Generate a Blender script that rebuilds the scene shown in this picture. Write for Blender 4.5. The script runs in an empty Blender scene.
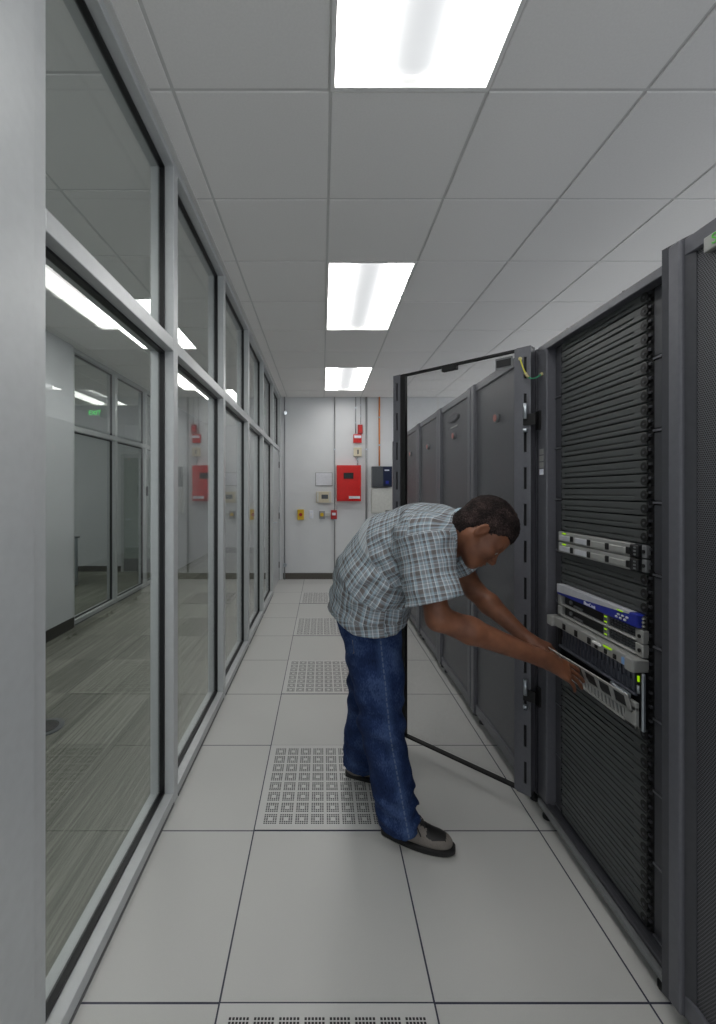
import bpy, bmesh, math, random
import numpy as np
from mathutils import Vector, Matrix
random.seed(7)
PI = math.pi
C = bpy.context.scene.collection

# ------------------------------------------------------------------ helpers
def lin(c):
    c = c / 255.0
    return c / 12.92 if c <= 0.04045 else ((c + 0.055) / 1.055) ** 2.4
def rgb(r, g, b): return (lin(r), lin(g), lin(b), 1.0)

def newmat(name):
    m = bpy.data.materials.new(name); m.use_nodes = True
    nt = m.node_tree; nt.nodes.clear()
    out = nt.nodes.new('ShaderNodeOutputMaterial')
    return m, nt, out
class NG:
    """tiny node-graph helper"""
    def __init__(s, nt): s.nt = nt
    def n(s, typ, **kw):
        nd = s.nt.nodes.new(typ)
        for k, v in kw.items(): setattr(nd, k, v)
        return nd
    def link(s, a, b): s.nt.links.new(a, b)
    def val(s, sock, v):
        if hasattr(v, 'node'): s.link(v, sock)
        else: sock.default_value = v
    def math(s, op, a, b=None, c=None, clamp=False):
        nd = s.n('ShaderNodeMath', operation=op); nd.use_clamp = clamp
        s.val(nd.inputs[0], a)
        if b is not None: s.val(nd.inputs[1], b)
        if c is not None: s.val(nd.inputs[2], c)
        return nd.outputs[0]
    def mix(s, f, a, b):
        nd = s.n('ShaderNodeMix', data_type='RGBA')
        s.val(nd.inputs[0], f); s.val(nd.inputs[6], a); s.val(nd.inputs[7], b)
        return nd.outputs[2]
    def noise(s, vec, scale, detail=3, rough=.5):
        nd = s.n('ShaderNodeTexNoise'); nd.inputs['Scale'].default_value = scale
        nd.inputs['Detail'].default_value = detail; nd.inputs['Roughness'].default_value = rough
        if vec is not None: s.link(vec, nd.inputs['Vector'])
        return nd.outputs[0]
    def scalev(s, vec, x, y, z):
        nd = s.n('ShaderNodeVectorMath', operation='MULTIPLY'); s.link(vec, nd.inputs[0])
        nd.inputs[1].default_value = (x, y, z); return nd.outputs[0]
    def sep(s, vec):
        nd = s.n('ShaderNodeSeparateXYZ'); s.link(vec, nd.inputs[0]); return nd.outputs
    def comb(s, x, y, z):
        nd = s.n('ShaderNodeCombineXYZ')
        for i, v in enumerate((x, y, z)): s.val(nd.inputs[i], v)
        return nd.outputs[0]
    def ramp(s, f, stops, interp='LINEAR'):
        nd = s.n('ShaderNodeValToRGB'); s.link(f, nd.inputs[0]); cr = nd.color_ramp
        cr.interpolation = interp
        while len(cr.elements) < len(stops): cr.elements.new(0.5)
        for e, (p, c) in zip(cr.elements, stops): e.position = p; e.color = c
        return nd.outputs[0]
    def bsdf(s, out, col, rough=.5, metal=0., spec=.5, bump=None, bstr=.2, bdist=.01):
        b = s.n('ShaderNodeBsdfPrincipled')
        s.val(b.inputs['Base Color'], col); s.val(b.inputs['Roughness'], rough)
        s.val(b.inputs['Metallic'], metal); b.inputs['Specular IOR Level'].default_value = spec
        if bump is not None:
            bp = s.n('ShaderNodeBump'); bp.inputs['Strength'].default_value = bstr
            bp.inputs['Distance'].default_value = bdist
            s.link(bump, bp.inputs['Height']); s.link(bp.outputs[0], b.inputs['Normal'])
        s.link(b.outputs[0], out.inputs[0]); return b
def pos(g): return g.n('ShaderNodeNewGeometry').outputs['Position']
def objc(g): return g.n('ShaderNodeTexCoord').outputs['Object']
def uvc(g): return g.n('ShaderNodeTexCoord').outputs['UV']

def paint(name, col, rough=.5, metal=0., var=.06, scale=30, spec=.5, bstr=.05, bdist=.002):
    m, nt, out = newmat(name); g = NG(nt)
    nz = g.noise(objc(g), scale, 4)
    lo = tuple(c * (1 - var) for c in col[:3]) + (1,); hi = tuple(min(1, c * (1 + var)) for c in col[:3]) + (1,)
    g.bsdf(out, g.ramp(nz, [(.3, lo), (.7, hi)]), rough, metal, spec, nz, bstr, bdist)
    return m
def emit(name, col, strength):
    m, nt, out = newmat(name); g = NG(nt)
    e = g.n('ShaderNodeEmission'); e.inputs[0].default_value = col; e.inputs[1].default_value = strength
    g.link(e.outputs[0], out.inputs[0]); return m

M = {}
M['frame'] = paint('anodised_frame', rgb(188, 191, 192), .38, .25, .03)
M['frame_dark'] = paint('frame_shadow_gap', rgb(90, 92, 92), .5)
M['gasket'] = paint('black_gasket', rgb(10, 11, 14), .45)
M['wall'] = paint('white_wall_paint', rgb(205, 207, 210), .6, 0, .015, 8)
M['wallb'] = paint('back_wall_panel', rgb(214, 216, 218), .45, 0, .015, 4)
M['base'] = paint('dark_baseboard', rgb(52, 50, 46), .5)
M['baseg'] = paint('grey_baseboard', rgb(84, 80, 74), .5)
M['tile'] = paint('ceiling_tile', rgb(240, 239, 237), .9, 0, .02, 120, .2, .12, .001)
M['tgrid'] = paint('ceiling_grid', rgb(212, 212, 210), .5, 0, .02)
M['white'] = paint('white_enamel', rgb(235, 235, 233), .4, 0, .01)
M['rack'] = paint('rack_charcoal', rgb(64, 65, 70), .42, .1, .06, 60)
M['rackl'] = paint('rack_charcoal_light', rgb(98, 99, 105), .4, .15, .05, 60)
M['rackd'] = paint('rack_black', rgb(22, 23, 25), .5, 0, .1, 60)
M['blank'] = paint('blanking_plastic', rgb(72, 75, 75), .42, 0, .05, 40)
M['black'] = paint('matte_black', rgb(9, 9, 10), .6)
M['silver'] = paint('silver_plastic', rgb(160, 161, 158), .4, .2, .04)
M['silverd'] = paint('grey_plastic', rgb(118, 120, 122), .4, .1, .05)
M['fin'] = paint('slate_fins', rgb(78, 82, 92), .45, .1, .06)
M['steel'] = paint('bright_steel', rgb(190, 198, 205), .3, .8, .04)
M['blue'] = paint('royal_blue_bezel', rgb(34, 48, 150), .4)
M['lgrey'] = paint('light_grey_bezel', rgb(190, 192, 198), .4)
M['textw'] = paint('white_print', rgb(225, 228, 238), .5)
M['textg'] = paint('green_print', rgb(90, 190, 70), .5)
M['led'] = emit('green_led', rgb(170, 230, 20), .6)
M['exit'] = emit('exit_letters', rgb(40, 220, 80), 1.3)
M['red'] = paint('red_enamel', rgb(205, 24, 20), .35)
M['redd'] = paint('dull_red', rgb(170, 40, 40), .4)
M['beige'] = paint('beige_plastic', rgb(205, 196, 172), .5)
M['cream'] = paint('cream_cabinet', rgb(200, 201, 196), .5)
M['yellow'] = paint('yellow_plastic', rgb(214, 178, 40), .45)
M['navy'] = paint('navy_panel', rgb(28, 38, 66), .35)
M['dgrey'] = paint('dark_grey_box', rgb(76, 80, 84), .35)
M['orange'] = paint('orange_conduit', rgb(222, 140, 80), .5)
M['conduit'] = paint('grey_conduit', rgb(150, 152, 154), .4, .3)
M['paper'] = paint('white_paper', rgb(214, 216, 222), .7)
M['lcd'] = paint('lcd_dark_green', rgb(24, 40, 40), .2)
M['pinkbadge'] = paint('red_round_badge', rgb(186, 110, 100), .4)
M['green'] = paint('green_wire', rgb(60, 150, 110), .45)
M['yel'] = paint('yellow_wire', rgb(205, 200, 70), .45)
M['brass'] = paint('wire_ferrule', rgb(190, 180, 130), .4)
M['skin'] = None

def glass_mat(name, tint, refl=1.0):
    m, nt, out = newmat(name); g = NG(nt)
    t = g.n('ShaderNodeBsdfTransparent'); t.inputs[0].default_value = tint
    gl = g.n('ShaderNodeBsdfGlossy'); gl.inputs['Roughness'].default_value = 0.0
    gl.inputs[0].default_value = (1, 1, 1, 1)
    gm = g.n('ShaderNodeNewGeometry'); dp = g.n('ShaderNodeVectorMath', operation='DOT_PRODUCT')
    g.link(gm.outputs['Incoming'], dp.inputs[0]); g.link(gm.outputs['Normal'], dp.inputs[1])
    cs = g.math('SUBTRACT', 1.0, g.math('ABSOLUTE', dp.outputs['Value']), clamp=True)
    fr = g.math('MULTIPLY_ADD', g.math('POWER', cs, 5.0), .97, .03)
    mx = g.n('ShaderNodeMixShader')
    g.link(g.math('MULTIPLY', fr, refl, clamp=True), mx.inputs[0])
    g.link(t.outputs[0], mx.inputs[1]); g.link(gl.outputs[0], mx.inputs[2])
    g.link(mx.outputs[0], out.inputs[0]); return m
M['glass'] = glass_mat('clear_glazing', (.93, .95, .94, 1), 1.0)

def screen_mat():
    # very fine perforated sheet, mostly open
    m, nt, out = newmat('open_mesh_sheet'); g = NG(nt)
    t = g.n('ShaderNodeBsdfTransparent'); t.inputs[0].default_value = (1, 1, 1, 1)
    d = g.n('ShaderNodeBsdfPrincipled'); d.inputs['Base Color'].default_value = rgb(120, 122, 126); d.inputs['Roughness'].default_value = .35
    mx = g.n('ShaderNodeMixShader')
    nz = g.noise(objc(g), 60, 2)
    g.link(g.math('MULTIPLY_ADD', nz, .04, .08), mx.inputs[0])
    g.link(t.outputs[0], mx.inputs[1]); g.link(d.outputs[0], mx.inputs[2])
    g.link(mx.outputs[0], out.inputs[0]); return m
M['screen'] = screen_mat()

def perf_mat():
    m, nt, out = newmat('perforated_door_steel'); g = NG(nt)
    s = g.sep(pos(g)); P = 0.0062
    row = g.math('FLOOR', g.math('DIVIDE', s[2], P * .87))
    sh = g.math('MULTIPLY', g.math('MODULO', row, 2.0), .5)
    fy = g.math('SUBTRACT', g.math('FRACT', g.math('ADD', g.math('DIVIDE', s[1], P), g.math('ADD', sh, 50.0))), .5)
    fz = g.math('MULTIPLY', g.math('SUBTRACT', g.math('FRACT', g.math('DIVIDE', s[2], P * .87)), .5), .87)
    r = g.math('SQRT', g.math('ADD', g.math('MULTIPLY', fy, fy), g.math('MULTIPLY', fz, fz)))
    hole = g.math('LESS_THAN', r, .36)
    col = g.mix(hole, rgb(104, 105, 110), rgb(14, 14, 16))
    g.bsdf(out, col, .4, .2); return m
M['perf'] = perf_mat()

def floor_mat():
    m, nt, out = newmat('raised_floor_laminate'); g = NG(nt)
    p = pos(g); s = g.sep(p)
    def seam(c, off, w):
        f = g.math('FRACT', g.math('DIVIDE', g.math('ADD', c, 61 * 3 - off), .61))
        d = g.math('MULTIPLY', g.math('SUBTRACT', .5, g.math('ABSOLUTE', g.math('SUBTRACT', f, .5))), .61)
        return g.math('LESS_THAN', d, w)
    off_x = -.291 - round((61 * 3 - (-.291)) / .61) * .61
    sx = seam(g.math('ADD', s[0], 0.0), -.291 + (61 * 3) - math.floor((61 * 3) / .61) * .61, .0028)
    sy = seam(g.math('ADD', s[1], 0.0), 1.203 + (61 * 3) - math.floor((61 * 3) / .61) * .61, .0028)
    line = g.math('MAXIMUM', sx, sy)
    sp = g.noise(p, 420, 2); cl = g.noise(p, 1.3, 3)
    base = g.mix(g.math('MULTIPLY', sp, 1.0), rgb(184, 184, 181), rgb(198, 198, 195))
    base = g.mix(g.math('MULTIPLY', cl, .25), base, rgb(180, 180, 178))
    col = g.mix(line, base, rgb(48, 50, 66))
    g.bsdf(out, col, g.math('MULTIPLY_ADD', cl, .12, .3), 0, .45)
    return m
M['floor'] = floor_mat()

def vent_mat():
    m, nt, out = newmat('perforated_floor_panel'); g = NG(nt)
    s = g.sep(uvc(g))           # 0..1 over the tile
    def cell(c):
        a = g.math('MULTIPLY', g.math('DIVIDE', g.math('SUBTRACT', c, .045), .91), 8.0)
        inside = g.math('MULTIPLY', g.math('GREATER_THAN', a, 0.0), g.math('LESS_THAN', a, 8.0))
        f = g.math('FRACT', a)
        q = g.math('DIVIDE', g.math('SUBTRACT', f, .08), .84)        # 0..1 in the punched square
        ins = g.math('MULTIPLY', g.math('GREATER_THAN', q, 0.0), g.math('LESS_THAN', q, 1.0))
        h = g.math('FRACT', g.math('MULTIPLY', q, 6.0))
        hole = g.math('MULTIPLY', g.math('GREATER_THAN', h, .18), g.math('LESS_THAN', h, .86))
        cen = g.math('LESS_THAN', g.math('ABSOLUTE', g.math('SUBTRACT', q, .5)), .165)
        return g.math('MULTIPLY', inside, ins), hole, cen
    ix, hx, cx = cell(s[0]); iy, hy, cy = cell(s[1])
    a = g.math('MULTIPLY', g.math('MULTIPLY', ix, iy), g.math('MULTIPLY', hx, hy))
    a = g.math('MULTIPLY', a, g.math('SUBTRACT', 1.0, g.math('MULTIPLY', cx, cy)))
    edge = g.math('GREATER_THAN', g.math('MAXIMUM', g.math('ABSOLUTE', g.math('SUBTRACT', s[0], .5)), g.math('ABSOLUTE', g.math('SUBTRACT', s[1], .5))), .4955)
    col = g.mix(a, rgb(196, 196, 194), rgb(34, 34, 36))
    col = g.mix(edge, col, rgb(48, 50, 66))
    g.bsdf(out, col, .35, 0, .4); return m
M['vent'] = vent_mat()

def carpet_mat():
    m, nt, out = newmat('striped_carpet_tile'); g = NG(nt)
    p = pos(g); s = g.sep(p)
    stripes = g.noise(g.scalev(p, 70, .9, 1), 1.0, 3, .6)
    fine = g.noise(g.scalev(p, 260, 7, 1), 1.0, 2)
    # tone shifts from tile to tile
    cx = g.math('FLOOR', g.math('DIVIDE', s[0], .305)); cy = g.math('FLOOR', g.math('DIVIDE', s[1], .61))
    wn = g.n('ShaderNodeTexWhiteNoise', noise_dimensions='3D'); g.link(g.comb(cx, cy, 3.0), wn.inputs[0])
    v = g.math('ADD', g.math('MULTIPLY', stripes, .55), g.math('MULTIPLY', fine, .3))
    v = g.math('ADD', v, g.math('MULTIPLY', wn.outputs[0], .12))
    col = g.ramp(v, [(.28, rgb(76, 77, 70)), (.48, rgb(116, 117, 108)), (.66, rgb(154, 155, 145))])
    g.bsdf(out, col, .9, 0, .1, fine, .3, .003); return m
M['carpet'] = carpet_mat()

# ---- mesh building
def box(bm, x0, x1, y0, y1, z0, z1, mi=0, bev=0.0, seg=2):
    if x1 < x0: x0, x1 = x1, x0
    if y1 < y0: y0, y1 = y1, y0
    if z1 < z0: z0, z1 = z1, z0
    r = bmesh.ops.create_cube(bm, size=1.0)
    vs = r['verts']
    for v in vs:
        v.co = Vector((x0 + (v.co.x + .5) * (x1 - x0), y0 + (v.co.y + .5) * (y1 - y0), z0 + (v.co.z + .5) * (z1 - z0)))
    fs = list({f for v in vs for f in v.link_faces})
    for f in fs: f.material_index = mi
    if bev > 0:
        bev = min(bev, (x1 - x0) * .45, (y1 - y0) * .45, (z1 - z0) * .45)
        es = list({e for v in vs for e in v.link_edges})
        rb = bmesh.ops.bevel(bm, geom=es, offset=bev, segments=seg, affect='EDGES', profile=.5)
        for f in rb['faces']: f.material_index = mi
    return vs
def hexa(bm, P, mi=0):
    """8 points: bottom ring (4) then top ring (4)"""
    v = [bm.verts.new(p) for p in P]
    for q in ((3, 2, 1, 0), (4, 5, 6, 7), (0, 1, 5, 4), (1, 2, 6, 5), (2, 3, 7, 6), (3, 0, 4, 7)):
        f = bm.faces.new([v[i] for i in q]); f.material_index = mi
    return v
def tube(bm, pts, r, seg=10, mi=0, caps=True):
    pts = [Vector(p) for p in pts]; rings = []
    n = len(pts); rr = r if isinstance(r, (list, tuple)) else [r] * n
    up = Vector((0, 0, 1))
    t0 = (pts[1] - pts[0]).normalized()
    if abs(t0.dot(up)) > .9: up = Vector((0, 1, 0))
    for i in range(n):
        t = (pts[min(i + 1, n - 1)] - pts[max(i - 1, 0)]).normalized()
        a = t.cross(up); a.normalize(); b = t.cross(a).normalized()
        up = -b if False else up
        rings.append([bm.verts.new(pts[i] + (a * math.cos(2 * PI * k / seg) + b * math.sin(2 * PI * k / seg)) * rr[i]) for k in range(seg)])
    for i in range(n - 1):
        for k in range(seg):
            f = bm.faces.new((rings[i][k], rings[i][(k + 1) % seg], rings[i + 1][(k + 1) % seg], rings[i + 1][k]))
            f.material_index = mi; f.smooth = True
    if caps:
        for rg in (rings[0], rings[-1]):
            f = bm.faces.new(rg); f.material_index = mi
def disc(bm, c, axis, r, h, seg=20, mi=0):
    c = Vector(c); a = Vector(axis).normalized()
    tube(bm, [c, c + a * h], r, seg, mi)
def obj(name, bm, mats, parent=None, smooth=False):
    bmesh.ops.recalc_face_normals(bm, faces=bm.faces)
    if not isinstance(mats, (list, tuple)): mats = [mats]
    if parent is not None:
        o0 = parent_world(parent)
    else:
        xs = [v.co for v in bm.verts]
        mn = [min(v[i] for v in xs) for i in range(3)]; mx = [max(v[i] for v in xs) for i in range(3)]
        o0 = Vector(((mn[0] + mx[0]) / 2, (mn[1] + mx[1]) / 2, mn[2]))
    for v in bm.verts: v.co -= o0
    me = bpy.data.meshes.new(name); bm.to_mesh(me); bm.free()
    for m in mats: me.materials.append(m)
    if smooth:
        for p in me.polygons: p.use_smooth = True
    o = bpy.data.objects.new(name, me); C.objects.link(o)
    if parent is not None: o.parent = parent; o['_w'] = 0
    else: o.location = o0
    return o
def parent_world(p):
    w = Vector(p.location)
    while p.parent is not None: p = p.parent; w += Vector(p.location)
    return w
def tag(o, label, cat, group=None, kind=None):
    if label: o['label'] = label
    if cat: o['category'] = cat
    if group: o['group'] = group
    if kind: o['kind'] = kind
    return o
def thing(name, label, cat, loc, group=None, kind=None):
    o = bpy.data.objects.new(name, None); C.objects.link(o); o.location = loc
    o.empty_display_size = .1
    return tag(o, label, cat, group, kind)
def struct(name, bm, m, parent=None):
    o = obj(name, bm, m, parent)
    if parent is None: o['kind'] = 'structure'
    return o
def sempty(name, loc):
    o = bpy.data.objects.new(name, None); C.objects.link(o); o.location = loc; o['kind'] = 'structure'; return o
def dup(root, dloc):
    r = root.copy(); C.objects.link(r); r.location = Vector(root.location) + Vector(dloc)
    for ch in list(root.children):
        c = ch.copy(); C.objects.link(c); c.parent = r
        for g in list(ch.children):
            d = g.copy(); C.objects.link(d); d.parent = c
    return r
def text_mesh(name, body, size, mat, origin, xdir, ydir, parent, extrude=.0006):
    cu = bpy.data.curves.new(name, 'FONT'); cu.body = body; cu.size = size; cu.extrude = extrude
    cu.align_x = 'CENTER'; cu.align_y = 'CENTER'
    t = bpy.data.objects.new(name, cu); C.objects.link(t)
    dg = bpy.context.evaluated_depsgraph_get(); dg.update()
    me = bpy.data.meshes.new_from_object(t.evaluated_get(dg))
    C.objects.unlink(t); bpy.data.objects.remove(t); 
    xd = Vector(xdir).normalized(); yd = Vector(ydir).normalized(); zd = xd.cross(yd)
    o0 = Vector(origin) - (parent_world(parent) if parent else Vector((0, 0, 0)))
    for v in me.vertices:
        c = v.co.copy(); v.co = o0 + xd * c.x + yd * c.y + zd * c.z
    me.materials.clear(); me.materials.append(mat)
    o = bpy.data.objects.new(name, me); C.objects.link(o); o.parent = parent
    return o

# ------------------------------------------------------------------ camera: 0,0,1.453 looking along +Y
F = 424.0; VX, VY = 322.0, 491.0; CZ = 1.453
def W(px, py, Y): return Vector(((px - VX) * Y / F, Y, CZ - (py - VY) * Y / F))
cam = bpy.data.cameras.new('camera'); co = bpy.data.objects.new('camera', cam); C.objects.link(co)
co.location = (0, 0, CZ); co.rotation_euler = (PI / 2, 0, 0)
cam.sensor_fit = 'VERTICAL'; cam.sensor_height = 36; cam.sensor_width = 25.17
cam.lens = 36 * F / 1024; cam.shift_x = (358 - VX) / 1024; cam.shift_y = -(512 - VY) / 1024
cam.clip_start = .02; cam.clip_end = 100
bpy.context.scene.camera = co

CEIL = 3.0; XR = 4.6; YB = -3.0; YE = 7.0; XL = -.74; YE2 = 10.0; XC = -2.67; XLL = -6.0; YE3 = 7.66

# ------------------------------------------------------------------ floors
bm = bmesh.new(); box(bm, XL, XR, YB, YE, -.05, 0); struct('floor', bm, M['floor'])
bm = bmesh.new(); box(bm, XLL, XL, YB, YE2, -.05, -.001); struct('floor_corridor', bm, M['carpet'])

# perforated floor panels
def vent_tile(y0):
    bm = bmesh.new(); x0 = -.291
    box(bm, x0 + .002, x0 + .608, y0 + .002, y0 + .608, 0, .0025)
    uv = bm.loops.layers.uv.new('UVMap')
    for f in bm.faces:
        for l in f.loops: l[uv].uv = ((l.vert.co.x - x0) / .61, (l.vert.co.y - y0) / .61)
    return bm
vt = [(1.813, 'square-punched floor vent panel beside the man\'s rear foot'),
      (.593, 'square-punched floor vent panel cut off by the bottom edge of the photo'),
      (3.033, 'square-punched floor vent panel next beyond the one under the rear foot'),
      (4.253, 'square-punched floor vent panel third from the back wall side, small with distance'),
      (5.473, 'square-punched floor vent panel farthest down the aisle, nearest the back wall')]
for y0, lb in vt:
    o = obj('perforated_floor_tile', vent_tile(y0), M['vent'])
    tag(o, lb, 'floor vent', 'perforated floor tiles along the aisle')
vt3 = [o for o in C.objects if o.name.startswith('perforated_floor_tile')]
vt3[3]['label'] = "square-punched floor vent panel second farthest down the aisle"

# ------------------------------------------------------------------ ceilings
def in_any(x, y, holes): return any(a < x < b and c < y < d for a, b, c, d in holes)
def ceiling(name, x0, x1, y0, y1, gx, gy, holes, gridname):
    bm = bmesh.new()
    i0 = math.floor((x0 - gx) / .61); i1 = math.ceil((x1 - gx) / .61)
    j0 = math.floor((y0 - gy) / .61); j1 = math.ceil((y1 - gy) / .61)
    g = bmesh.new()
    for i in range(i0, i1):
        for j in range(j0, j1):
            a, b = gx + i * .61, gx + (i + 1) * .61; c, d = gy + j * .61, gy + (j + 1) * .61
            if in_any((a + b) / 2, (c + d) / 2, holes): continue
            a2, b2, c2, d2 = max(a + .0055, x0), min(b - .0055, x1), max(c + .0055, y0), min(d - .0055, y1)
            box(g, max(a, x0), min(b, x1), max(c, y0), min(d, y1), CEIL + .005, CEIL + .02)
            if b2 - a2 > .01 and d2 - c2 > .01:
                bz = .003
                hexa(bm, [(a2 + bz, c2 + bz, CEIL), (b2 - bz, c2 + bz, CEIL), (b2 - bz, d2 - bz, CEIL), (a2 + bz, d2 - bz, CEIL),
                          (a2, c2, CEIL + .008), (b2, c2, CEIL + .008), (b2, d2, CEIL + .008), (a2, d2, CEIL + .008)])
    r = struct(name, bm, M['tile'])
    struct(gridname, g, M['tgrid'])
    # closed slab above the grid
    s = bmesh.new(); box(s, x0 - .1, x1 + .1, y0 - .1, y1 + .1, CEIL + .16, CEIL + .22)
    return r, s
LY = [-2.022, .418, 2.858, 5.298]
LXA = (.033, .643); LXB = (2.463, 3.073); LXC = (-1.955, -1.345)
holes = [(x[0], x[1], y, y + 1.22) for x in (LXA, LXB) for y in LY]
_, s1 = ceiling('ceiling', XL + .05, XR, YB, YE, .033, .418, holes, 'ceiling_grid'); struct('ceiling_deck', s1, M['tile'])
CY = [-2.7, .35, 3.4, 6.45]
holesC = [(LXC[0], LXC[1], y, y + 1.22) for y in CY]
_, s2 = ceiling('ceiling_corridor', XC, XL - .055, YB, YE2, -1.955, .35, holesC, 'ceiling_corridor_grid'); struct('ceiling_corridor_deck', s2, M['tile'])
LXD = (-4.395, -3.785)
holesD = [(LXD[0], LXD[1], 4.62, 4.62 + 1.22), (-5.615, -5.005, 4.62, 4.62 + 1.22)]
_, s3 = ceiling('ceiling_side_room', XLL, XC - .06, 3.4, YE3, -4.395, 4.62, holesD, 'ceiling_side_grid'); struct('ceiling_side_deck', s3, M['tile'])

# ------------------------------------------------------------------ ceiling lights
LS = 9.5
M['lens'] = emit('reflector_glow', (1, .985, .96, 1), LS)  # emission put on the side reflectors of each troffer
def basket_mat():
    m, nt, out = newmat('lamp_basket'); g = NG(nt)
    b = g.bsdf(out, (.8, .81, .82, 1), .6); b.inputs['Emission Color'].default_value = (.97, .985, 1, 1); b.inputs['Emission Strength'].default_value = .55
    return m
M['basket'] = basket_mat()
def troffer(x0, x1, y0, label, group):
    y1 = y0 + 1.22; t = thing('ceiling_light', label, 'ceiling light', ((x0 + x1) / 2, y0 + .61, CEIL - .004), group)
    bm = bmesh.new(); w = .016
    for a, b, c, d in ((x0, x1, y0, y0 + w), (x0, x1, y1 - w, y1), (x0, x0 + w, y0 + w, y1 - w), (x1 - w, x1, y0 + w, y1 - w)):
        box(bm, a, b, c, d, CEIL - .004, CEIL + .03)
    box(bm, x0, x1, y0, y1, CEIL + .12, CEIL + .13)
    for a, b, c, d in ((x0, x1, y0, y0 + .004), (x0, x1, y1 - .004, y1), (x0, x0 + .004, y0, y1), (x1 - .004, x1, y0, y1)):
        box(bm, a, b, c, d, CEIL + .02, CEIL + .12)
    obj('frame', bm, M['white'], t)
    # two arched side reflectors, given emission in place of hidden lamps
    for s in (-1, 1):
        bm = bmesh.new(); cx = (x0 + x1) / 2; n = 12; rows = []
        for k in range(n + 1):
            u = k / n; x = cx + s * (.128 + u * (.289 - .128)); z = CEIL + .012 + .075 * math.sin(PI * (1 - u) * .5 + 0.0) ** .8 * (1 if u > 0 else 1)
            rows.append((x, z))
        ya, yb = y0 + w, y1 - w
        prev = None
        for x, z in rows:
            e = .05 * (z - CEIL - .012) / .075
            cur = [bm.verts.new((x, ya + e, z)), bm.verts.new((x, yb - e, z)), bm.verts.new((x, ya + e, z + .004)), bm.verts.new((x, yb - e, z + .004)), bm.verts.new((x, ya, CEIL + .012)), bm.verts.new((x, yb, CEIL + .012))]
            if prev:
                bm.faces.new((prev[0], prev[1], cur[1], cur[0])); bm.faces.new((prev[2], cur[2], cur[3], prev[3]))
                if (prev[4].co - prev[0].co).length > 1e-5 and (cur[4].co - cur[0].co).length > 1e-5:
                    bm.faces.new((prev[4], prev[0], cur[0], cur[4])); bm.faces.new((prev[5], cur[5], cur[1], prev[1]))
            prev = cur
        obj('glowing_reflector', bm, M['lens'], t)
    bm = bmesh.new(); n = 16; cx = (x0 + x1) / 2; R = .131
    ends = []
    ys = [y0 + .028, y0 + .036, y0 + .055, y0 + .085, y1 - .085, y1 - .055, y1 - .036, y1 - .028]
    sc = [.62, .78, .93, 1, 1, .93, .78, .62]
    prev = None
    for yy, q in zip(ys, sc):
        cur = [bm.verts.new((cx + R * q * math.cos(a), yy, CEIL + .078 - (.07 * q) * math.sin(a))) for a in [PI * k / n for k in range(n + 1)]]
        if prev:
            for k in range(n): bm.faces.new((prev[k], prev[k + 1], cur[k + 1], cur[k]))
        else: bm.faces.new(cur)
        prev = cur
    bm.faces.new(prev)
    obj('lamp_basket', bm, M['basket'], t, smooth=True)
    return t
ga = 'recessed lights over the aisle'
troffer(LXA[0], LXA[1], LY[0], 'recessed ceiling light over the aisle behind the camera', ga)
troffer(LXA[0], LXA[1], LY[1], 'largest recessed ceiling light with a rounded centre basket, cut off by the top edge', ga)
troffer(LXA[0], LXA[1], LY[2], 'middle recessed ceiling light of the three over the white floor aisle', ga)
troffer(LXA[0], LXA[1], LY[3], 'small recessed ceiling light nearest the back wall over the aisle', ga)
for k, y in enumerate(LY): troffer(LXB[0], LXB[1], y, 'recessed ceiling light on the far side of the racks, %s' % ('behind the camera', 'closest to the camera', 'in the middle of its row', 'closest to the back wall')[k], 'recessed lights behind the racks')
for k, y in enumerate(CY): troffer(LXC[0], LXC[1], y, 'recessed corridor ceiling light behind the glazing, %s' % ('behind the camera', 'above the nearest window', 'bright above the nearest mid rail', 'small and farther down the corridor')[k], 'corridor lights')
troffer(LXD[0], LXD[1], 4.62, 'recessed ceiling light of the side room, nearer its glass partition', 'side room lights')
troffer(-5.615, -5.005, 4.62, 'unseen ceiling light added to brighten the side room, farther from its glass partition', 'side room lights')  # unseen extra lamp, added to lift the side room's brightness

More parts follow.
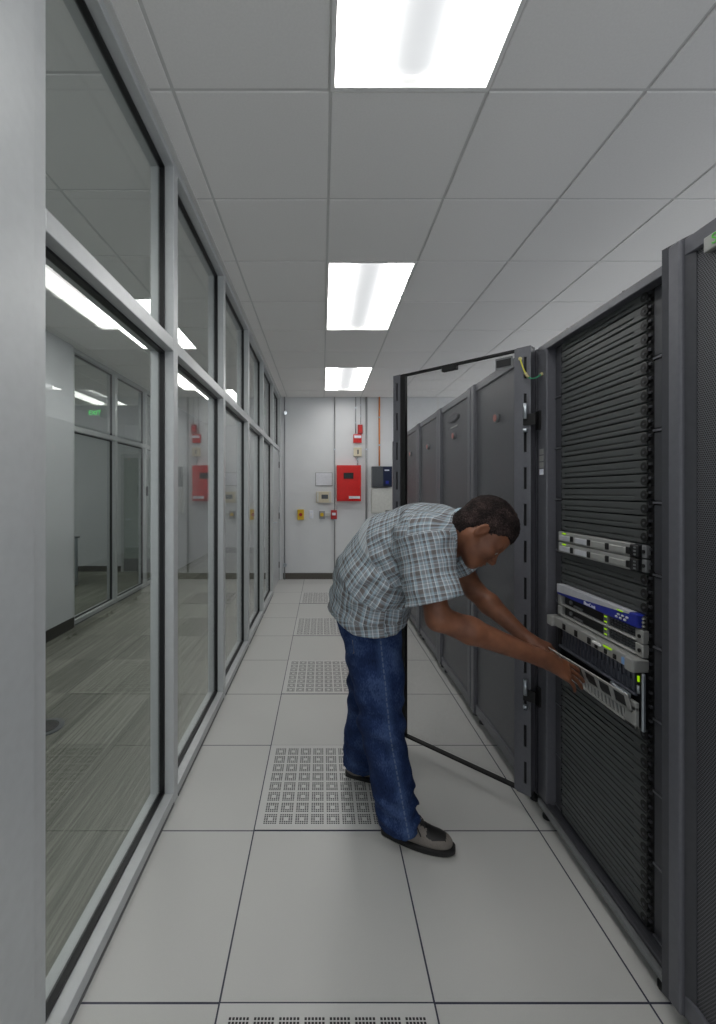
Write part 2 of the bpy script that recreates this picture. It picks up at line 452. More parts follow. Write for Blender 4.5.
# ------------------------------------------------------------------ glazed partitions
FD0, FD1 = -.686, -.795       # front / back of the framing
NW = [0]; NT = [0]
def partition(xf, xb, ys, z0, z1, zr, label_door=None):
    """ys: near edges of the mullions; mullion .057 wide"""
    xg = (xf + xb) / 2
    for k, y in enumerate(ys):
        NT[0] += 1
        bm = bmesh.new(); box(bm, xf, xb, y, y + .057, 0, CEIL, 0, .002, 1)
        o = obj('trim_%d' % NT[0], bm, M['frame']); o['kind'] = 'structure'
    for k in range(len(ys) - 1):
        ya, yb = ys[k] + .057, ys[k + 1]
        NW[0] += 1
        root = sempty('window_%d' % NW[0], (xg, (ya + yb) / 2, 0))
        bm = bmesh.new()
        isdoor = (label_door == k)
        if not isdoor: box(bm, xf, xb, ya, yb, 0, z0, 0, .002, 1)
        box(bm, xf, xb, ya, yb, zr[0], zr[1], 0, .002, 1)
        box(bm, xf, xb, ya, yb, z1, CEIL - .001, 0, .002, 1)
        if not isdoor: box(bm, xf + (.006 if xf > xb else -.006) * -1, xf + .003, ya, yb, 0, .012, 1)
        obj('window_frame', bm, [M['frame'], M['frame_dark']], root)
        panes = [(zr[1], z1)] if isdoor else [(z0, zr[0]), (zr[1], z1)]
        for (a, b) in panes:
            bm = bmesh.new(); q = .013; w = .010
            for c, d, e, f in ((ya, yb, a, a + w), (ya, yb, b - w, b), (ya, ya + w, a + w, b - w), (yb - w, yb, a + w, b - w)):
                box(bm, xg - q, xg + q, c, d, e, f)
            gk = obj('gasket', bm, M['gasket'], root)
            bm = bmesh.new(); box(bm, xg - .003, xg + .003, ya + .004, yb - .004, a + .004, b - .004)
            obj('window_pane', bm, M['glass'], root)
        if isdoor:
            d = sempty('door_1', (xg, (ya + yb) / 2, 0))
            bm = bmesh.new(); xa = xf - .02
            box(bm, xa, xa - .045, ya + .004, yb - .004, .008, zr[0] - .004, 0, .002, 1)
            obj('door_leaf', bm, M['frame'], d)
            for z in (.25, 1.05, 1.88):
                bm = bmesh.new(); tube(bm, [(xa + .006, yb - .008, z - .05), (xa + .006, yb - .008, z + .05)], .007, 10)
                obj('hinge', bm, M['gasket'], d)
            bm = bmesh.new(); tube(bm, [(xa, ya + .07, 1.0), (xa + .045, ya + .07, 1.0), (xa + .045, ya + .18, 1.0)], .009, 10); box(bm, xa, xa + .008, ya + .045, ya + .095, .93, 1.07)
            obj('door_handle', bm, M['steel'], d)
ys = [.997] + [1.963 + .995 * k for k in range(6)]
ys[-1] = 6.925
partition(FD0, FD1, ys, .053, 2.955, (2.10, 2.158), label_door=5)
# painted column at the near end and wall behind the camera
bm = bmesh.new(); box(bm, -.80, -.672, YB, .992, 0, CEIL, 0, .003, 2); struct('wall_left', bm, M['frame'])
# second partition across the corridor
ys2 = [4.52, 5.48, 6.42, 7.36]
partition(XC, XC - .11, ys2 + [YE3 - .057], .053, 2.955, (2.10, 2.158))
bm = bmesh.new(); box(bm, XC - .11, XC + .02, YB, 4.52, 0, CEIL); struct('wall_corridor', bm, M['wall'])
bm = bmesh.new(); box(bm, XC + .02, XC + .032, YB, 4.515, 0, .11); struct('baseboard_corridor', bm, M['base'])
bm = bmesh.new(); box(bm, XC - .11, XC + .0, YE3, YE2, 0, CEIL); struct('wall_corridor_far', bm, M['wall'])
bm = bmesh.new(); box(bm, XC, FD0 + .0, YE2, YE2 + .1, 0, CEIL); struct('wall_corridor_end', bm, M['wall'])
bm = bmesh.new(); box(bm, XC, -.80, YE2 - .012, YE2, 0, .12); struct('baseboard_end', bm, M['base'])
bm = bmesh.new(); box(bm, XLL, XC - .11, YE3, YE3 + .1, 0, CEIL); struct('wall_side_room', bm, M['wall'])
bm = bmesh.new(); box(bm, XLL, -3.62, YE3 - .012, YE3, 0, .10); struct('baseboard_side', bm, M['base'])
bm = bmesh.new(); box(bm, XLL - .1, XLL, YB, YE3, 0, CEIL); struct('wall_far_left', bm, M['wall'])
bm = bmesh.new(); box(bm, XLL, XC - .11, 3.3, 3.4, 0, CEIL); struct('wall_side_near', bm, M['wall'])
# wall between corridor and machine room past the glazing
bm = bmesh.new(); box(bm, -.795, -.64, 6.982, YE2, 0, CEIL); struct('wall_stub', bm, M['wallb'])
# room shell
bm = bmesh.new(); box(bm, -.64, XR, YE, YE + .1, 0, CEIL); struct('wall_back', bm, M['wallb'])
bm = bmesh.new(); box(bm, -.64, XR, YE - .012, YE, 0, .10); struct('baseboard_back', bm, M['baseg'])
# ceiling wall angle
NT[0] += 1
bm = bmesh.new(); box(bm, FD0, FD0 + .022, 1.0, YE, CEIL - .012, CEIL - .001); struct('trim_%d' % NT[0], bm, M['tgrid'])
NT[0] += 1
bm = bmesh.new(); box(bm, -.64, XR, YE - .022, YE, CEIL - .006, CEIL + .0); struct('trim_%d' % NT[0], bm, M['tgrid'])
# wall panel joints on the back wall
for x in (.205, .73, 1.9):
    NT[0] += 1
    bm = bmesh.new(); box(bm, x, x + .022, YE - .006, YE, .1, CEIL - .01); struct('trim_%d' % NT[0], bm, M['tgrid'])

# door in the side room
d = sempty('door_2', (-3.3, YE3, 0))
bm = bmesh.new(); box(bm, -3.62, -2.79, YE3 - .03, YE3, 0, 2.12); obj('door_frame', bm, M['frame'], d)
bm = bmesh.new(); box(bm, -3.56, -2.80, YE3 - .045, YE3 - .03, .01, 2.05); box(bm, -3.56, -2.80, YE3 - .048, YE3 - .045, .01, .24, 1)
obj('door_leaf', bm, [paint('pale_green_door', rgb(160, 170, 166), .35), M['silverd']], d)
bm = bmesh.new(); tube(bm, [(-3.5, YE3 - .045, .95), (-3.5, YE3 - .09, .95), (-3.39, YE3 - .09, .95)], .010, 8); obj('door_handle', bm, M['steel'], d)

# card reader on mullion of the far partition
bm = bmesh.new(); box(bm, XC, XC + .02, 6.43, 6.47, 1.38, 1.52, 0, .003)
tag(obj('card_reader', bm, M['black']), 'small black card reader on a mullion of the far glass partition', 'card reader')

# table in the side room
t = thing('metal_table', 'table with bright metal legs behind the far glass partition', 'table', (-4.2, 6.6, 0))
bm = bmesh.new(); box(bm, -4.75, -3.765, 6.2, 6.6, .725, .75, 0, .004); obj('table_top', bm, M['dgrey'], t)
for x in (-4.7, -3.81):
    for y in (6.25, 6.55):
        bm = bmesh.new(); box(bm, x - .025, x + .025, y - .025, y + .025, 0, .725, 0, .004); obj('leg', bm, M['steel'], t)

def exit_sign(loc, xdir, label, hang):
    x, y, z = loc; xd = Vector(xdir)
    t = thing('exit_sign', label, 'exit sign', (x, y, z))
    yd = Vector((0, 0, 1)); n = xd.cross(yd)
    bm = bmesh.new()
    o0 = Vector(loc)
    P = []
    for zz in (0, .12):
        for a, b in ((-.10, -.008), (.10, -.008), (.10, .008), (-.10, .008)):
            P.append(o0 + xd * a + n * b + yd * zz)
    hexa(bm, P)
    obj('sign_plate', bm, M['paper'], t)
    if hang:
        bm = bmesh.new(); tube(bm, [o0 + yd * .12, Vector((x, y, CEIL))], .006, 8); obj('stem', bm, M['white'], t)
    text_mesh('exit_lettering', 'EXIT', .11, M['exit'], o0 + n * .010 + yd * .06, xd, yd, t)
    if hang: text_mesh('exit_lettering', 'EXIT', .11, M['exit'], o0 - n * .010 + yd * .06, -xd, yd, t)
exit_sign((-4.09, YE3 - .02, 2.80), (1, 0, 0), 'green lettered exit sign on the wall of the side room', False)
exit_sign((-.94, 7.05, 2.66), (0, 1, 0), 'green lettered exit sign hanging edge-on in the corridor past the last windows', True)

# round floor outlet in the corridor
bm = bmesh.new(); disc(bm, (-1.70, 2.60, -.001), (0, 0, 1), .105, .008, 32); disc(bm, (-1.70, 2.60, .007), (0, 0, 1), .075, .003, 32, 1)
tag(obj('floor_outlet', bm, [M['dgrey'], M['black']]), 'round dark floor outlet set in the striped corridor carpet', 'floor outlet')

# ------------------------------------------------------------------ things on the back wall (Y = 7)
def wb(px0, px1, py0, py1, d, dep, bm, mi=0, bev=.003):
    """box on the back wall; front distance dep from the wall, starting d off it"""
    Yw = YE - d
    x0, x1 = (px0 - VX) * YE / F, (px1 - VX) * YE / F; z0, z1 = CZ - (py1 - VY) * YE / F, CZ - (py0 - VY) * YE / F
    box(bm, x0, x1, Yw - dep, Yw, z0, z1, mi, bev, 2)
def wthing(name, label, cat, px0, px1, py0, py1, dep, mat, group=None):
    x = ((px0 + px1) / 2 - VX) * YE / F; z = CZ - (py1 - VY) * YE / F
    t = thing(name, label, cat, (x, YE, z), group)
    bm = bmesh.new(); wb(px0, px1, py0, py1, 0, dep, bm); obj('housing', bm, mat, t); return t
t = wthing('fire_alarm_panel', 'large red fire alarm control panel with a small display on the back wall', 'fire alarm panel', 336.6, 360.5, 465.6, 501, .10, M['red'])
bm = bmesh.new(); wb(338, 359, 467, 499.6, .10, .006, bm); obj('door', bm, M['red'], t)
bm = bmesh.new(); wb(343.3, 353, 473, 479, .106, .006, bm); wb(345, 351, 474.5, 477.5, .112, .002, bm, 1, 0); obj('display', bm, [M['black'], M['lcd']], t)
bm = bmesh.new(); wb(348.5, 359.5, 496, 498.6, .106, .002, bm, 0, 0); obj('label_strip', bm, M['paper'], t)
t = wthing('alarm_horn', 'small plain red alarm box highest on the back wall', 'alarm', 357.6, 362.4, 425, 434, .05, M['redd'])
bm = bmesh.new(); wb(358.6, 361.4, 427, 432, .05, .01, bm); obj('grille', bm, M['red'], t)
t = wthing('alarm_strobe', 'red alarm strobe with a white lens band on the back wall', 'alarm', 353.2, 361.4, 434.6, 443, .05, M['red'])
bm = bmesh.new(); wb(354, 360.8, 436, 438.5, .05, .02, bm); obj('strobe_lens', bm, M['textw'], t)
t = wthing('abort_switch', 'cream wall switch box with a dark key slot just above the red panel', 'switch', 353.6, 361.4, 447.8, 456.4, .05, M['beige'])
bm = bmesh.new(); wb(357, 358.4, 450, 454.4, .05, .006, bm, 0, 0); obj('key_slot', bm, M['dgrey'], t)
t = wthing('controller_box', 'dark grey wall controller with a navy front half near the open rack door', 'controller', 371.3, 391, 466.8, 486.8, .12, M['dgrey'])
bm = bmesh.new(); wb(382, 390.4, 467.4, 486.2, .12, .008, bm); wb(383.5, 388, 470, 471.2, .128, .002, bm, 1, 0); obj('front_panel', bm, [M['navy'], M['textw']], t)
bm = bmesh.new(); wb(384.5, 387.5, 481, 484, .128, .004, bm); obj('dial', bm, M['blue'], t)
t = wthing('wall_cabinet', 'pale cream cabinet on the back wall directly below the dark controller', 'cabinet', 370.8, 391.5, 488, 513, .09, M['cream'])
bm = bmesh.new(); wb(371.6, 390.7, 488.8, 512.2, .09, .004, bm); obj('door', bm, M['cream'], t)
bm = bmesh.new(); wb(384.5, 389, 510.2, 511.6, .094, .002, bm, 0, 0); obj('nameplate', bm, M['base'], t)
t = wthing('notice_frame', 'thin framed white notice left of the red panel', 'notice', 315.3, 332.6, 472.4, 486, .012, M['conduit'])
bm = bmesh.new(); wb(316, 331.9, 473.1, 485.3, .012, .002, bm, 0, 0); obj('notice_sheet', bm, M['paper'], t)
t = wthing('thermostat_box', 'beige box with a grey display below the framed notice', 'thermostat', 316.2, 331, 491.6, 502.6, .05, M['beige'])
bm = bmesh.new(); wb(321.5, 328, 494.6, 498.8, .05, .004, bm, 0, 0); obj('display', bm, M['dgrey'], t)
bm = bmesh.new(); wb(316.8, 318.6, 492.2, 502, .05, .004, bm); obj('end_grip', bm, M['cream'], t); bm = bmesh.new(); wb(328.8, 330.5, 492.2, 502, .05, .004, bm); obj('end_grip', bm, M['cream'], t)
t = wthing('yellow_call_point', 'yellow wall switch with a dark red button, leftmost on the back wall', 'switch', 297.6, 304, 509.4, 519.6, .05, M['yellow'])
bm = bmesh.new(); p = W(300.8, 514.4, YE); disc(bm, (p.x, YE - .05, p.z), (0, -1, 0), .028, .02, 16); obj('button', bm, M['redd'], t)
t = wthing('light_switch', 'plain white light switch between the yellow ones', 'switch', 309.4, 313.2, 510.6, 518.4, .012, M['textw'])
bm = bmesh.new(); wb(310.7, 311.9, 513, 516, .012, .008, bm, 0, 0); obj('toggle', bm, M['white'], t)
t = wthing('push_station', 'grey wall box with a round yellow push button', 'switch', 319.2, 325, 510.8, 518.6, .045, M['conduit'])
bm = bmesh.new(); p = W(321.9, 514.4, YE); disc(bm, (p.x, YE - .045, p.z), (0, -1, 0), .03, .02, 16); obj('button', bm, M['yellow'], t)
bm = bmesh.new(); wb(325, 330.8, 513, 516, 0, .03, bm); obj('cover_bracket', bm, M['cream'], t)
t = wthing('manual_pull_station', 'small red pull station at the foot of the conduit left of centre', 'pull station', 330.9, 336.8, 510, 519, .045, M['redd'])
bm = bmesh.new(); wb(332, 335.6, 512.6, 515.2, .045, .008, bm); obj('pull_handle', bm, M['textw'], t)
def wconduit(px, y0, y1, r, mat, label, off=.02, clips=True):
    t = thing('conduit', label, 'conduit', (W(px, y1, YE).x, YE, CZ - (y1 - VY) * YE / F))
    bm = bmesh.new(); a = W(px, y0, YE); b = W(px, y1, YE)
    tube(bm, [(a.x, YE - off, min(a.z, CEIL)), (b.x, YE - off, b.z)], r, 10); obj('pipe', bm, mat, t)
    n = 0
    for k in (.3, .7):
        z = a.z + (b.z - a.z) * k
        bm = bmesh.new(); box(bm, a.x - r * 1.6, a.x + r * 1.6, YE - off - r * 1.2, YE, z - .012, z + .012); obj('clip', bm, M['steel'], t)
wconduit(334.6, 397, 572, .010, M['conduit'], 'thin grey conduit running full height beside the red panel')
wconduit(355.6, 397, 434, .008, M['conduit'], 'short thin conduit from the ceiling down to the strobe')
wconduit(360.6, 397, 424.5, .006, M['conduit'], 'very thin conduit from the ceiling down to the upper red alarm')
wconduit(357.4, 457, 465, .008, M['conduit'], 'stub of conduit between the cream switch and red panel')
wconduit(366.3, 397, 572, .016, M['conduit'], 'thicker grey pipe between the red panel and the dark controller')
wconduit(379.2, 397, 466, .013, M['orange'], 'orange conduit from the ceiling down to the dark controller')
t = thing('sensor_cable_conduit', 'grey corner conduit with two round fittings at the end of the glazing', 'conduit', (-.60, YE - .03, 0))
bm = bmesh.new(); tube(bm, [(-.615, YE - .03, .0), (-.615, YE - .03, CEIL)], .010, 10); obj('pipe', bm, M['conduit'], t)
for z in (2.73, .24):
    bm = bmesh.new(); disc(bm, (-.615, YE - .03, z), (.4, -1, 0), .03, .04, 14); obj('fitting', bm, M['steel'], t)

# ------------------------------------------------------------------ racks
XD = .945      # outer face of closed doors
XF = .985      # frame front
ZT = 2.107; RB = .055; RW = .748; XBK = 2.05
def feet(t, ya, yb):
    for y in (ya + .05, yb - .05):
        bm = bmesh.new(); tube(bm, [(XF + .02, y, 0), (XF + .02, y, .012), (XF + .02, y, .014), (XF + .02, y, RB + .01)], [.022, .022, .009, .009], 14)
        obj('levelling_foot', bm, M['black'], t)
    for y in (ya + .05, yb - .05):
        bm = bmesh.new(); tube(bm, [(XBK - .06, y, 0), (XBK - .06, y, .012), (XBK - .06, y, .014), (XBK - .06, y, RB + .01)], [.022, .022, .009, .009], 14)
        obj('levelling_foot', bm, M['black'], t)
def closed_rack(y0, label, badge=True, oval=False, group='closed racks down the row'):
    y1 = y0 + RW
    t = thing('server_rack', label, 'server rack', (1.5, (y0 + y1) / 2, 0), group)
    bm = bmesh.new(); box(bm, XF + .002, XBK, y0, y1, RB, ZT, 0, .004, 2); obj('cabinet', bm, M['rack'], t)
    feet(t, y0, y1)
    # door: frame with raised side bezels, mesh sheet
    bm = bmesh.new()
    for a, b in ((y0 + .003, y0 + .058), (y1 - .058, y1 - .003)):
        box(bm, XD, XF, a, b, RB + .01, ZT + .012, 0, .006, 2)
    for z0, z1 in ((RB + .01, RB + .07), (ZT - .035, ZT + .012)):
        box(bm, XD + .012, XF, y0 + .05, y1 - .05, z0, z1, 0, .003, 1)
    d = obj('door', bm, M['rackl'], t)
    bm = bmesh.new(); box(bm, XD + .022, XF - .008, y0 + .055, y1 - .055, RB + .06, ZT - .03); obj('mesh_panel', bm, M['perf'], d)
    yc = (y0 + y1) / 2
    if badge:
        bm = bmesh.new(); disc(bm, (XD + .022, yc, 1.853), (-1, 0, 0), .024, .018, 24); disc(bm, (XD + .004, yc, 1.853), (-1, 0, 0), .020, .003, 24, 1)
        obj('badge', bm, [M['silverd'], M['pinkbadge']], d)
    if oval:
        bm = bmesh.new(); n = 28
        for (ra, rb, x, mi) in ((.135, .030, XD + .022, 0), (.118, .021, XD + .017, 1)):
            va = [bm.verts.new((x - .005, yc + .03 + ra * math.cos(2 * PI * k / n), 1.985 + rb * math.sin(2 * PI * k / n))) for k in range(n)]
            vb = [bm.verts.new((x, v.co.y, v.co.z)) for v in va]
            f = bm.faces.new(va); f.material_index = mi
            for k in range(n):
                f = bm.faces.new((va[k], va[(k + 1) % n], vb[(k + 1) % n], vb[k])); f.material_index = mi
        box(bm, XD + .018, XD + .022, yc - .06, yc + .10, 1.918, 1.927, 2)
        obj('oval_logo', bm, [M['rackd'], M['rack'], M['silver']], d)
    bm = bmesh.new(); box(bm, XD - .012, XD + .002, y0 + .022, y0 + .04, 1.0, 1.16, 0, .003); obj('door_handle', bm, M['rackd'], d)
    return t
RY = [1.953 + .752 * k for k in range(5)]
closed_rack(RY[0], 'closed perforated rack next to the open one, seen through the open mesh door', group='closed racks down the row')
closed_rack(RY[1], 'closed rack with an oval logo high on its perforated door', oval=True)
closed_rack(RY[2], 'closed perforated rack right beyond the one with the oval logo')
closed_rack(RY[3], 'closed perforated rack second beyond the one with the oval logo')
closed_rack(RY[4], 'closed perforated rack at the far end of the row')
# near rack, cut off by the right edge
near = closed_rack(1.177 - RW, 'nearest closed rack with a green logo plate, cut off by the right edge', badge=False, group='closed racks down the row')
nd = [c for c in near.children if c.name.startswith('door')][0]
bm = bmesh.new(); a, b, c_ = 1.174, 1.137, 1.092
hexa(bm, [(XD - .004, a, RB + .01), (XD + .004, b, RB + .01), (XF - .01, b, RB + .01), (XF - .01, a, RB + .01), (XD - .004, a, ZT + .012), (XD + .004, b, ZT + .012), (XF - .01, b, ZT + .012), (XF - .01, a, ZT + .012)])
hexa(bm, [(XD + .006, b, RB + .01), (XD + .020, c_, RB + .01), (XF - .01, c_, RB + .01), (XF - .01, b, RB + .01), (XD + .006, b, ZT + .014), (XD + .020, c_, ZT + .014), (XF - .01, c_, ZT + .014), (XF - .01, b, ZT + .014)])
obj('corner_post', bm, M['rack'], nd)
bm = bmesh.new(); box(bm, XD + .008, XD + .024, .62, 1.060, 2.046, 2.084, 0, .003); obj('logo_plate', bm, M['silver'], nd)
text_mesh('logo_lettering', 'Schneider', .036, M['textg'], (XD + .0065, .965, 2.066), (0, -1, 0), (0, 0, 1), nd)

# ---- the open rack
Y0, Y1 = 1.187, 1.935; UY0, UY1 = 1.325, 1.797; XP = 1.02; ZU = .085; U = .04445
t = thing('open_server_rack', 'rack standing open with its contents in view, the man reaching into it', 'server rack', (1.5, (Y0 + Y1) / 2, 0))
bm = bmesh.new()
box(bm, XF + .02, XBK, Y0, Y0 + .012, RB, ZT); box(bm, XF + .02, XBK, Y1 - .012, Y1, RB, ZT)
box(bm, XBK - .012, XBK, Y0, Y1, RB, ZT)
obj('side_panels', bm, M['rack'], t)
bm = bmesh.new(); box(bm, XF + .006, XBK, Y0, Y1, ZT - .018, ZT - .001, 0, .003); obj('roof', bm, M['rack'], t)
bm = bmesh.new(); box(bm, XF, XBK, Y0, Y1, RB, RB + .02, 0, .003)
box(bm, XF + .0, XF + .02, Y0, Y1, RB, ZU - .004, 0, .003); obj('base_frame', bm, M['rack'], t)
# front frame: posts and header
bm = bmesh.new()
box(bm, XF, XF + .05, Y1 - .075, Y1, RB, ZT, 0, .004, 2)
box(bm, XF, XF + .05, Y0, Y0 + .035, RB, ZT, 0, .004, 2)
box(bm, XF, XF + .04, Y0 + .03, Y1 - .07, ZT - .03, ZT, 0, .003)
obj('front_frame', bm, M['rackl'], t)
# little screws on the header
bm = bmesh.new()
for y in (1.40, 1.72): disc(bm, (XF + .015, y, ZT), (0, 0, 1), .008, .006, 10)
obj('roof_screw', bm, M['black'], t)
# cable-channel plates each side
for ya, yb in ((Y0 + .035, UY0 - .016), (UY1 + .014, Y1 - .075)):
    bm = bmesh.new()
    for k in range(9):
        z0 = ZU + k * .222; box(bm, XP + .004, XP + .012, ya + .001, yb - .001, z0 + .006, z0 + .216, 0, .002, 1)
        box(bm, XP + .0, XP + .012, ya + .001, yb - .001, z0 - .003, z0 + .003, 1)
    box(bm, XP + .012, XP + .02, ya, yb, ZU, ZU + 45 * U, 2)
    obj('channel_plate', bm, [M['rack'], M['rackl'], M['rackd']], t)
# mounting rails with square holes and clips
for ya, yb in ((UY0 - .016, UY0 + .004), (UY1 - .004, UY1 + .014)):
    bm = bmesh.new(); box(bm, XP + .004, XP + .03, ya, yb, ZU, ZU + 45 * U)
    for k in range(45):
        box(bm, XP - .004, XP + .006, ya + .003, (ya + yb) / 2 + .001, ZU + k * U + .004, ZU + k * U + .012, 1)
        box(bm, XP - .002, XP + .006, ya + .004, (ya + yb) / 2 + .004, ZU + k * U + .026, ZU + k * U + .034, 2)
    obj('mounting_rail', bm, [M['black'], M['rackd'], M['rack']], t)
# grille trough at the bottom of the opening
bm = bmesh.new(); box(bm, XF - .012, XF + .004, Y0 + .01, Y1 - .02, RB - .012, RB + .014, 0, .003, 1); obj('kick_rail', bm, M['silverd'], t)
feet(t, Y0, Y1)
# small label on the far post
bm = bmesh.new(); zl = W(543, 462, 1.88).z
for k in range(4): box(bm, XF - .0015, XF, 1.885, 1.918, zl - .055 + k * .03, zl - .03 + k * .03, 0 if k else 1)
obj('post_label', bm, [M['silver'], M['textw']], t)

# open door leaf, hinge H, direction d
H = Vector((.955, 1.928, 0)); dv = Vector((-.722, .692, 0)).normalized(); nv = Vector((-dv.y, dv.x, 0)); 
if nv.dot(Vector((0, -1, 0))) < 0: nv = -nv      # toward the camera side
LW = .742; ZB = .068; ZD = ZT + .005
def lb(bm, t0, t1, n0, n1, z0, z1, mi=0):
    P = []
    for z in (z0, z1):
        for a, b in ((t0, n0), (t1, n0), (t1, n1), (t0, n1)):
            p = H + dv * a + nv * b; P.append((p.x, p.y, z))
    hexa(bm, P, mi)
bm = bmesh.new()
def slotted(t0, t1, s0, s1, n0, n1):
    lb(bm, t0, s0, n0, n1, ZB, ZD); lb(bm, s1, t1, n0, n1, ZB, ZD)
    zs = [ZB] ; z = ZB + .05
    while z + .12 < ZD:
        lb(bm, s0, s1, n0, n1, zs[-1], z); zs.append(z + .10); z += .168
    lb(bm, s0, s1, n0, n1, zs[-1], ZD)
    lb(bm, s0 - .002, s1 + .002, n0 - .012, n0 - .006, ZB, ZD, 1)
slotted(.0, .062, .018, .030, .010, .016)
slotted(LW - .045, LW, LW - .030, LW - .019, .010, .016)
# outer skin frame behind
lb(bm, 0, .070, -.022, -.014, ZB, ZD); lb(bm, LW - .050, LW, -.022, -.014, ZB, ZD)
lb(bm, 0, .004, -.022, .012, ZB, ZD); lb(bm, LW - .004, LW, -.022, .012, ZB, ZD)
lb(bm, .058, .074, -.014, .010, ZB, ZD, 0); lb(bm, LW - .075, LW - .045, -.014, .010, ZB, ZD, 1)
lb(bm, .0, LW, -.018, .008, ZD - .010, ZD, 1); lb(bm, .0, LW, -.018, .008, ZB, ZB + .010, 1)
lb(bm, .36, .44, -.01, .016, ZD - .034, ZD - .008, 1)
door = obj('door', bm, [M['rackl'], M['black']], t)
bm = bmesh.new(); lb(bm, .074, LW - .075, -.018, -.016, ZB + .014, ZD - .014); obj('mesh_panel', bm, M['screen'], door)
bm = bmesh.new(); lb(bm, .090, .170, -.016, -.010, ZD - .075, ZD - .022, 1); lb(bm, .096, .164, -.012, -.007, ZD - .066, ZD - .031); obj('logo_back_plate', bm, [M['rackd'], M['silverd']], door)
for z in (1.78, .53, ):
    bm = bmesh.new()
    lb(bm, -.022, .030, .014, .026, z - .028, z + .022)
    box(bm, XF - .010, XF + .0, 1.905, 1.935, z - .05, z + .035)
    p = H + dv * .018 + nv * .032
    tube(bm, [(p.x, p.y, z + .0), (p.x, p.y, z + .07)], .008, 10, 1)
    tube(bm, [(p.x, p.y, z - .06), (p.x, p.y, z - .045)], .011, 10, 1)
    obj('hinge', bm, [M['black'], M['steel']], door)
# grounding wire between door and frame
a = H + dv * .045 + nv * .018; pA = Vector((a.x, a.y, 2.06)); pB = Vector((XF - .002, 1.895, 1.975))
pts = []
for k in range(13):
    s = k / 12; p = pA.lerp(pB, s); p.z -= .055 * math.sin(PI * s) ; p += Vector((-.02, -.02, 0)) * math.sin(PI * s); pts.append(p)
bm = bmesh.new(); tube(bm, pts[:7], .0032, 8, 0); tube(bm, pts[6:], .0032, 8, 1); tube(bm, pts[4:7], .006, 8, 2)
disc(bm, pB + Vector((-.006, 0, 0)), (1, 0, 0), .008, .008, 10, 2); disc(bm, pA - nv * .004, nv, .008, .008, 10, 2)
g = obj('ground_wire', bm, [M['yel'], M['green'], M['brass']], t); g['label'] = 'green and yellow grounding wire'

# ---- blanking panels
def make_blank(z):
    tb = thing('blanking_panel', 'x', 'blanking panel', (XP, (UY0 + UY1) / 2, z))
    bm = bmesh.new(); a, b = UY0 + .003, UY1 - .002
    box(bm, XP + .002, XP + .010, a, b, z + .0015, z + U - .0015)          # back plate
    box(bm, XP - .004, XP + .004, a, b, z + .021, z + U - .003, 0, .002, 2)  # upper ridge
    box(bm, XP - .004, XP + .004, a, b, z + .003, z + .0165, 0, .002, 2)    # lower ridge
    box(bm, XP - .0035, XP + .004, a, a + .055, z + .004, z + U - .004)      # solid end
    box(bm, XP - .003, XP + .004, b - .02, b, z + .004, z + U - .004)
    obj('panel_face', bm, M['blank'], tb)
    bm = bmesh.new(); disc(bm, (XP - .006, a + .008, z + U / 2), (1, 0, 0), .0145, .008, 18); disc(bm, (XP - .008, a + .008, z + U / 2), (1, 0, 0), .004, .004, 12, 1)
    obj('snap_latch', bm, [M['black'], M['rack']], tb)
    return tb
blank0 = None
for k in range(45):
    if k in (25, 26, 21, 20, 19, 18, 17, 16, 15, 14): continue
    if blank0 is None: b = blank0 = make_blank(ZU + k * U); zb0 = ZU + k * U
    else: b = dup(blank0, (0, 0, ZU + k * U - zb0))
    if k > 26: b['label'] = 'ridged black blanking panel in the stack above the pair of silver servers'; b['group'] = 'blanking panels above the silver servers'
    elif k > 21: b['label'] = 'ridged black blanking panel between the silver servers and the blue-fronted unit'; b['group'] = 'blanking panels between the servers'
    else: b['label'] = 'ridged black blanking panel in the stack below the silver tray the man holds'; b['group'] = 'blanking panels below the chassis'

